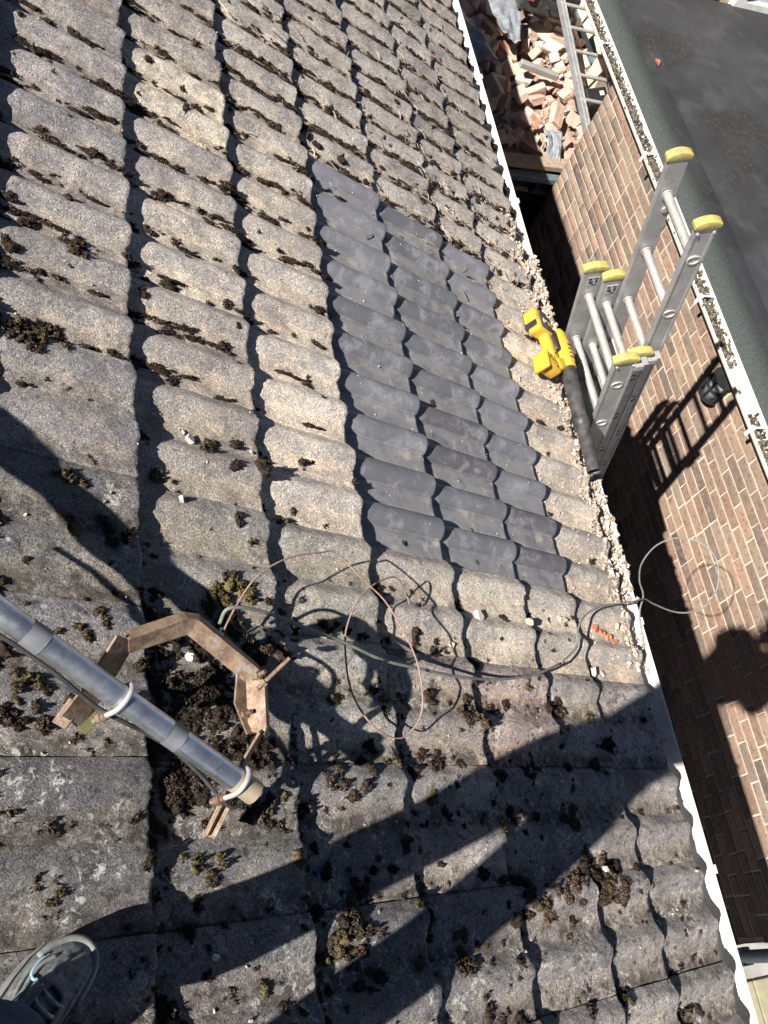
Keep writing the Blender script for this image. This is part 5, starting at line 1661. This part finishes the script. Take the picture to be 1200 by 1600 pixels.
# trainers: lofted along the foot
def shoe(toe_uv, yaw, left, marks):
    L = .305
    # stations: x from heel, half width, sole top, upper height
    S = [(0.000, .020, .030, .050), (.012, .031, .032, .075), (.045, .036, .032, .098), (.085, .035, .030, .104), (.125, .037, .028, .098),
         (.160, .042, .026, .086), (.195, .047, .025, .072), (.228, .049, .024, .062), (.256, .046, .024, .055), (.278, .039, .025, .050), (.294, .027, .026, .045), (.304, .012, .028, .038)]
    sg = -1 if left else 1
    def mid(x): return sg * -.006 * math.sin(min(1, x / L) * 3.1)
    n = 20
    m = ROOFM.copy(); m.translation = V(uvw(toe_uv[0], toe_uv[1], -.004)); m = m @ Matrix.Rotation(yaw, 4, 'Z') @ Matrix.Translation((-L, 0, 0))
    up_v, up_f, so_v, so_f = [], [], [], []
    for (x, hw, st, hh) in S:
        c = mid(x)
        for j in range(n):
            a = math.pi * j / (n - 1)
            y = math.cos(a); zz = math.sin(a)
            e = .75
            yy = math.copysign(abs(y) ** .8, y) * hw * .96
            wr_ = .0022 * math.sin(x * 230 + j * .9) * (1 if .13 < x < .26 else .2)
            up_v.append((x, c + yy, st + (hh - st) * zz ** e + wr_))
        for j in range(n):
            a = math.pi * j / (n - 1)
            y = math.cos(a)
            flare = 1.10
            so_v.append((x + (.004 if x > .29 else (-.004 if x < .01 else 0)), c + y * hw * flare, st + .006 if 0 < j < n - 1 else st + .008))
        for j in range(n):
            a = math.pi * j / (n - 1); y = math.cos(a)
            so_v.append((x, c + y * hw * 1.04, 0.002 if x < .24 else .002 + (x - .24) * .16))
    for i in range(len(S) - 1):
        for j in range(n - 1):
            up_f.append((i * n + j, i * n + j + 1, (i + 1) * n + j + 1, (i + 1) * n + j))
            for o_ in (0, n):
                so_f.append((i * 2 * n + o_ + j, i * 2 * n + o_ + j + 1, (i + 1) * 2 * n + o_ + j + 1, (i + 1) * 2 * n + o_ + j))
        for j in (0, n - 1):
            so_f.append((i * 2 * n + j, (i + 1) * 2 * n + j, (i + 1) * 2 * n + n + j, i * 2 * n + n + j))
    e_ = len(S) - 1
    for j in range(n - 1):
        so_f.append((e_ * 2 * n + j, e_ * 2 * n + j + 1, e_ * 2 * n + n + j + 1, e_ * 2 * n + n + j))
        so_f.append((j, j + 1, n + j + 1, n + j))
    g = Geo(); g.add(up_v, up_f); g.add([up_v[e_ * n + j] for j in range(n)], [tuple(range(n))]); g.add([up_v[j] for j in range(n)], [tuple(range(n))])
    sh_ = g.obj("shoe", SHOEM, person, m=m, smooth=True)
    g = Geo(); g.add(so_v, so_f); g.obj("sole", SOLEM, sh_, m=m, smooth=True, sharp=.8)
    def sp(x, a, lift=.002):
        i = max(k for k in range(len(S)) if S[k][0] <= x); i = min(i, len(S) - 2)
        t = (x - S[i][0]) / (S[i + 1][0] - S[i][0])
        hw, st, hh = [S[i][q] + (S[i + 1][q] - S[i][q]) * t for q in (1, 2, 3)]
        y = math.cos(a); yy = math.copysign(abs(y) ** .8, y) * hw * .96
        return Vector((x, mid(x) + yy * (1 + lift * 10), st + (hh - st) * math.sin(a) ** .75 + lift))
    # rubber toe guard
    g = Geo()
    pts = [sp(x, a, .0015) for x, a in ((.235, .25), (.262, .32), (.284, .5), (.296, .9), (.300, 1.57), (.296, 2.24), (.284, 2.64), (.262, 2.82), (.235, 2.9))]
    g.tube(catmull(pts, 5), .006, 8); g.obj("toe_guard", SOLEM, sh_, m=m, smooth=True)
    # overlays
    for (x0, x1, a0_, a1_) in ((.14, .25, .35, .95), (.12, .24, .3, .55), (.15, .262, 1.0, 1.35), (.14, .25, 2.8, 2.2)):
        g = Geo(); g.tube(catmull([sp(x0 + (x1 - x0) * t, a0_ + (a1_ - a0_) * t + .12 * math.sin(t * 6), .001) for t in np.linspace(0, 1, 6)], 4), .0035, 6)
        g.obj("overlay", SOLEM if a0_ < 1 else SHOEM, sh_, m=m, smooth=True)
    # laces
    for k, x in enumerate((.135, .155, .175, .195)):
        g = Geo(); g.tube(catmull([sp(x + .006, 1.15, .003), sp(x, 1.4, .006), sp(x + .002, 1.75, .006), sp(x + .008, 2.0, .003)], 4), .0032, 6)
        g.obj("lace", LACEM, sh_, m=m, smooth=True)
    g = Geo(); g.tube(catmull([sp(.128, 1.1, .003), sp(.165, 1.08, .004), sp(.205, 1.3, .003), sp(.212, 1.57, .003), sp(.205, 1.85, .003), sp(.165, 2.05, .004), sp(.128, 2.05, .003)], 5), .0045, 6)
    g.obj("tongue_edge", BLACKP, sh_, m=m, smooth=True)
    if marks:       # two pale blue sweeping tick marks on the outer side
        for (x0, a0_) in ((.205, .62), (.150, .72)):
            path = [sp(x0, a0_ + .30, .0016), sp(x0 - .004, a0_ + .12, .0018), sp(x0 + .004, a0_ - .06, .0018), sp(x0 + .022, a0_ - .10, .0018), sp(x0 + .042, a0_ - .02, .0016)]
            pp = catmull(path, 6)
            g = Geo(); g.tube(pp, [.0008 + .0024 * math.sin(math.pi * min(1, .12 + .88 * i / (len(pp) - 1))) for i in range(len(pp))], 8)
            g.obj("tick_mark", BLUEM, sh_, m=m, smooth=True)


shoe((.762, .060), math.radians(42), True, True)
shoe((.76, -.345), math.radians(8), False, False)
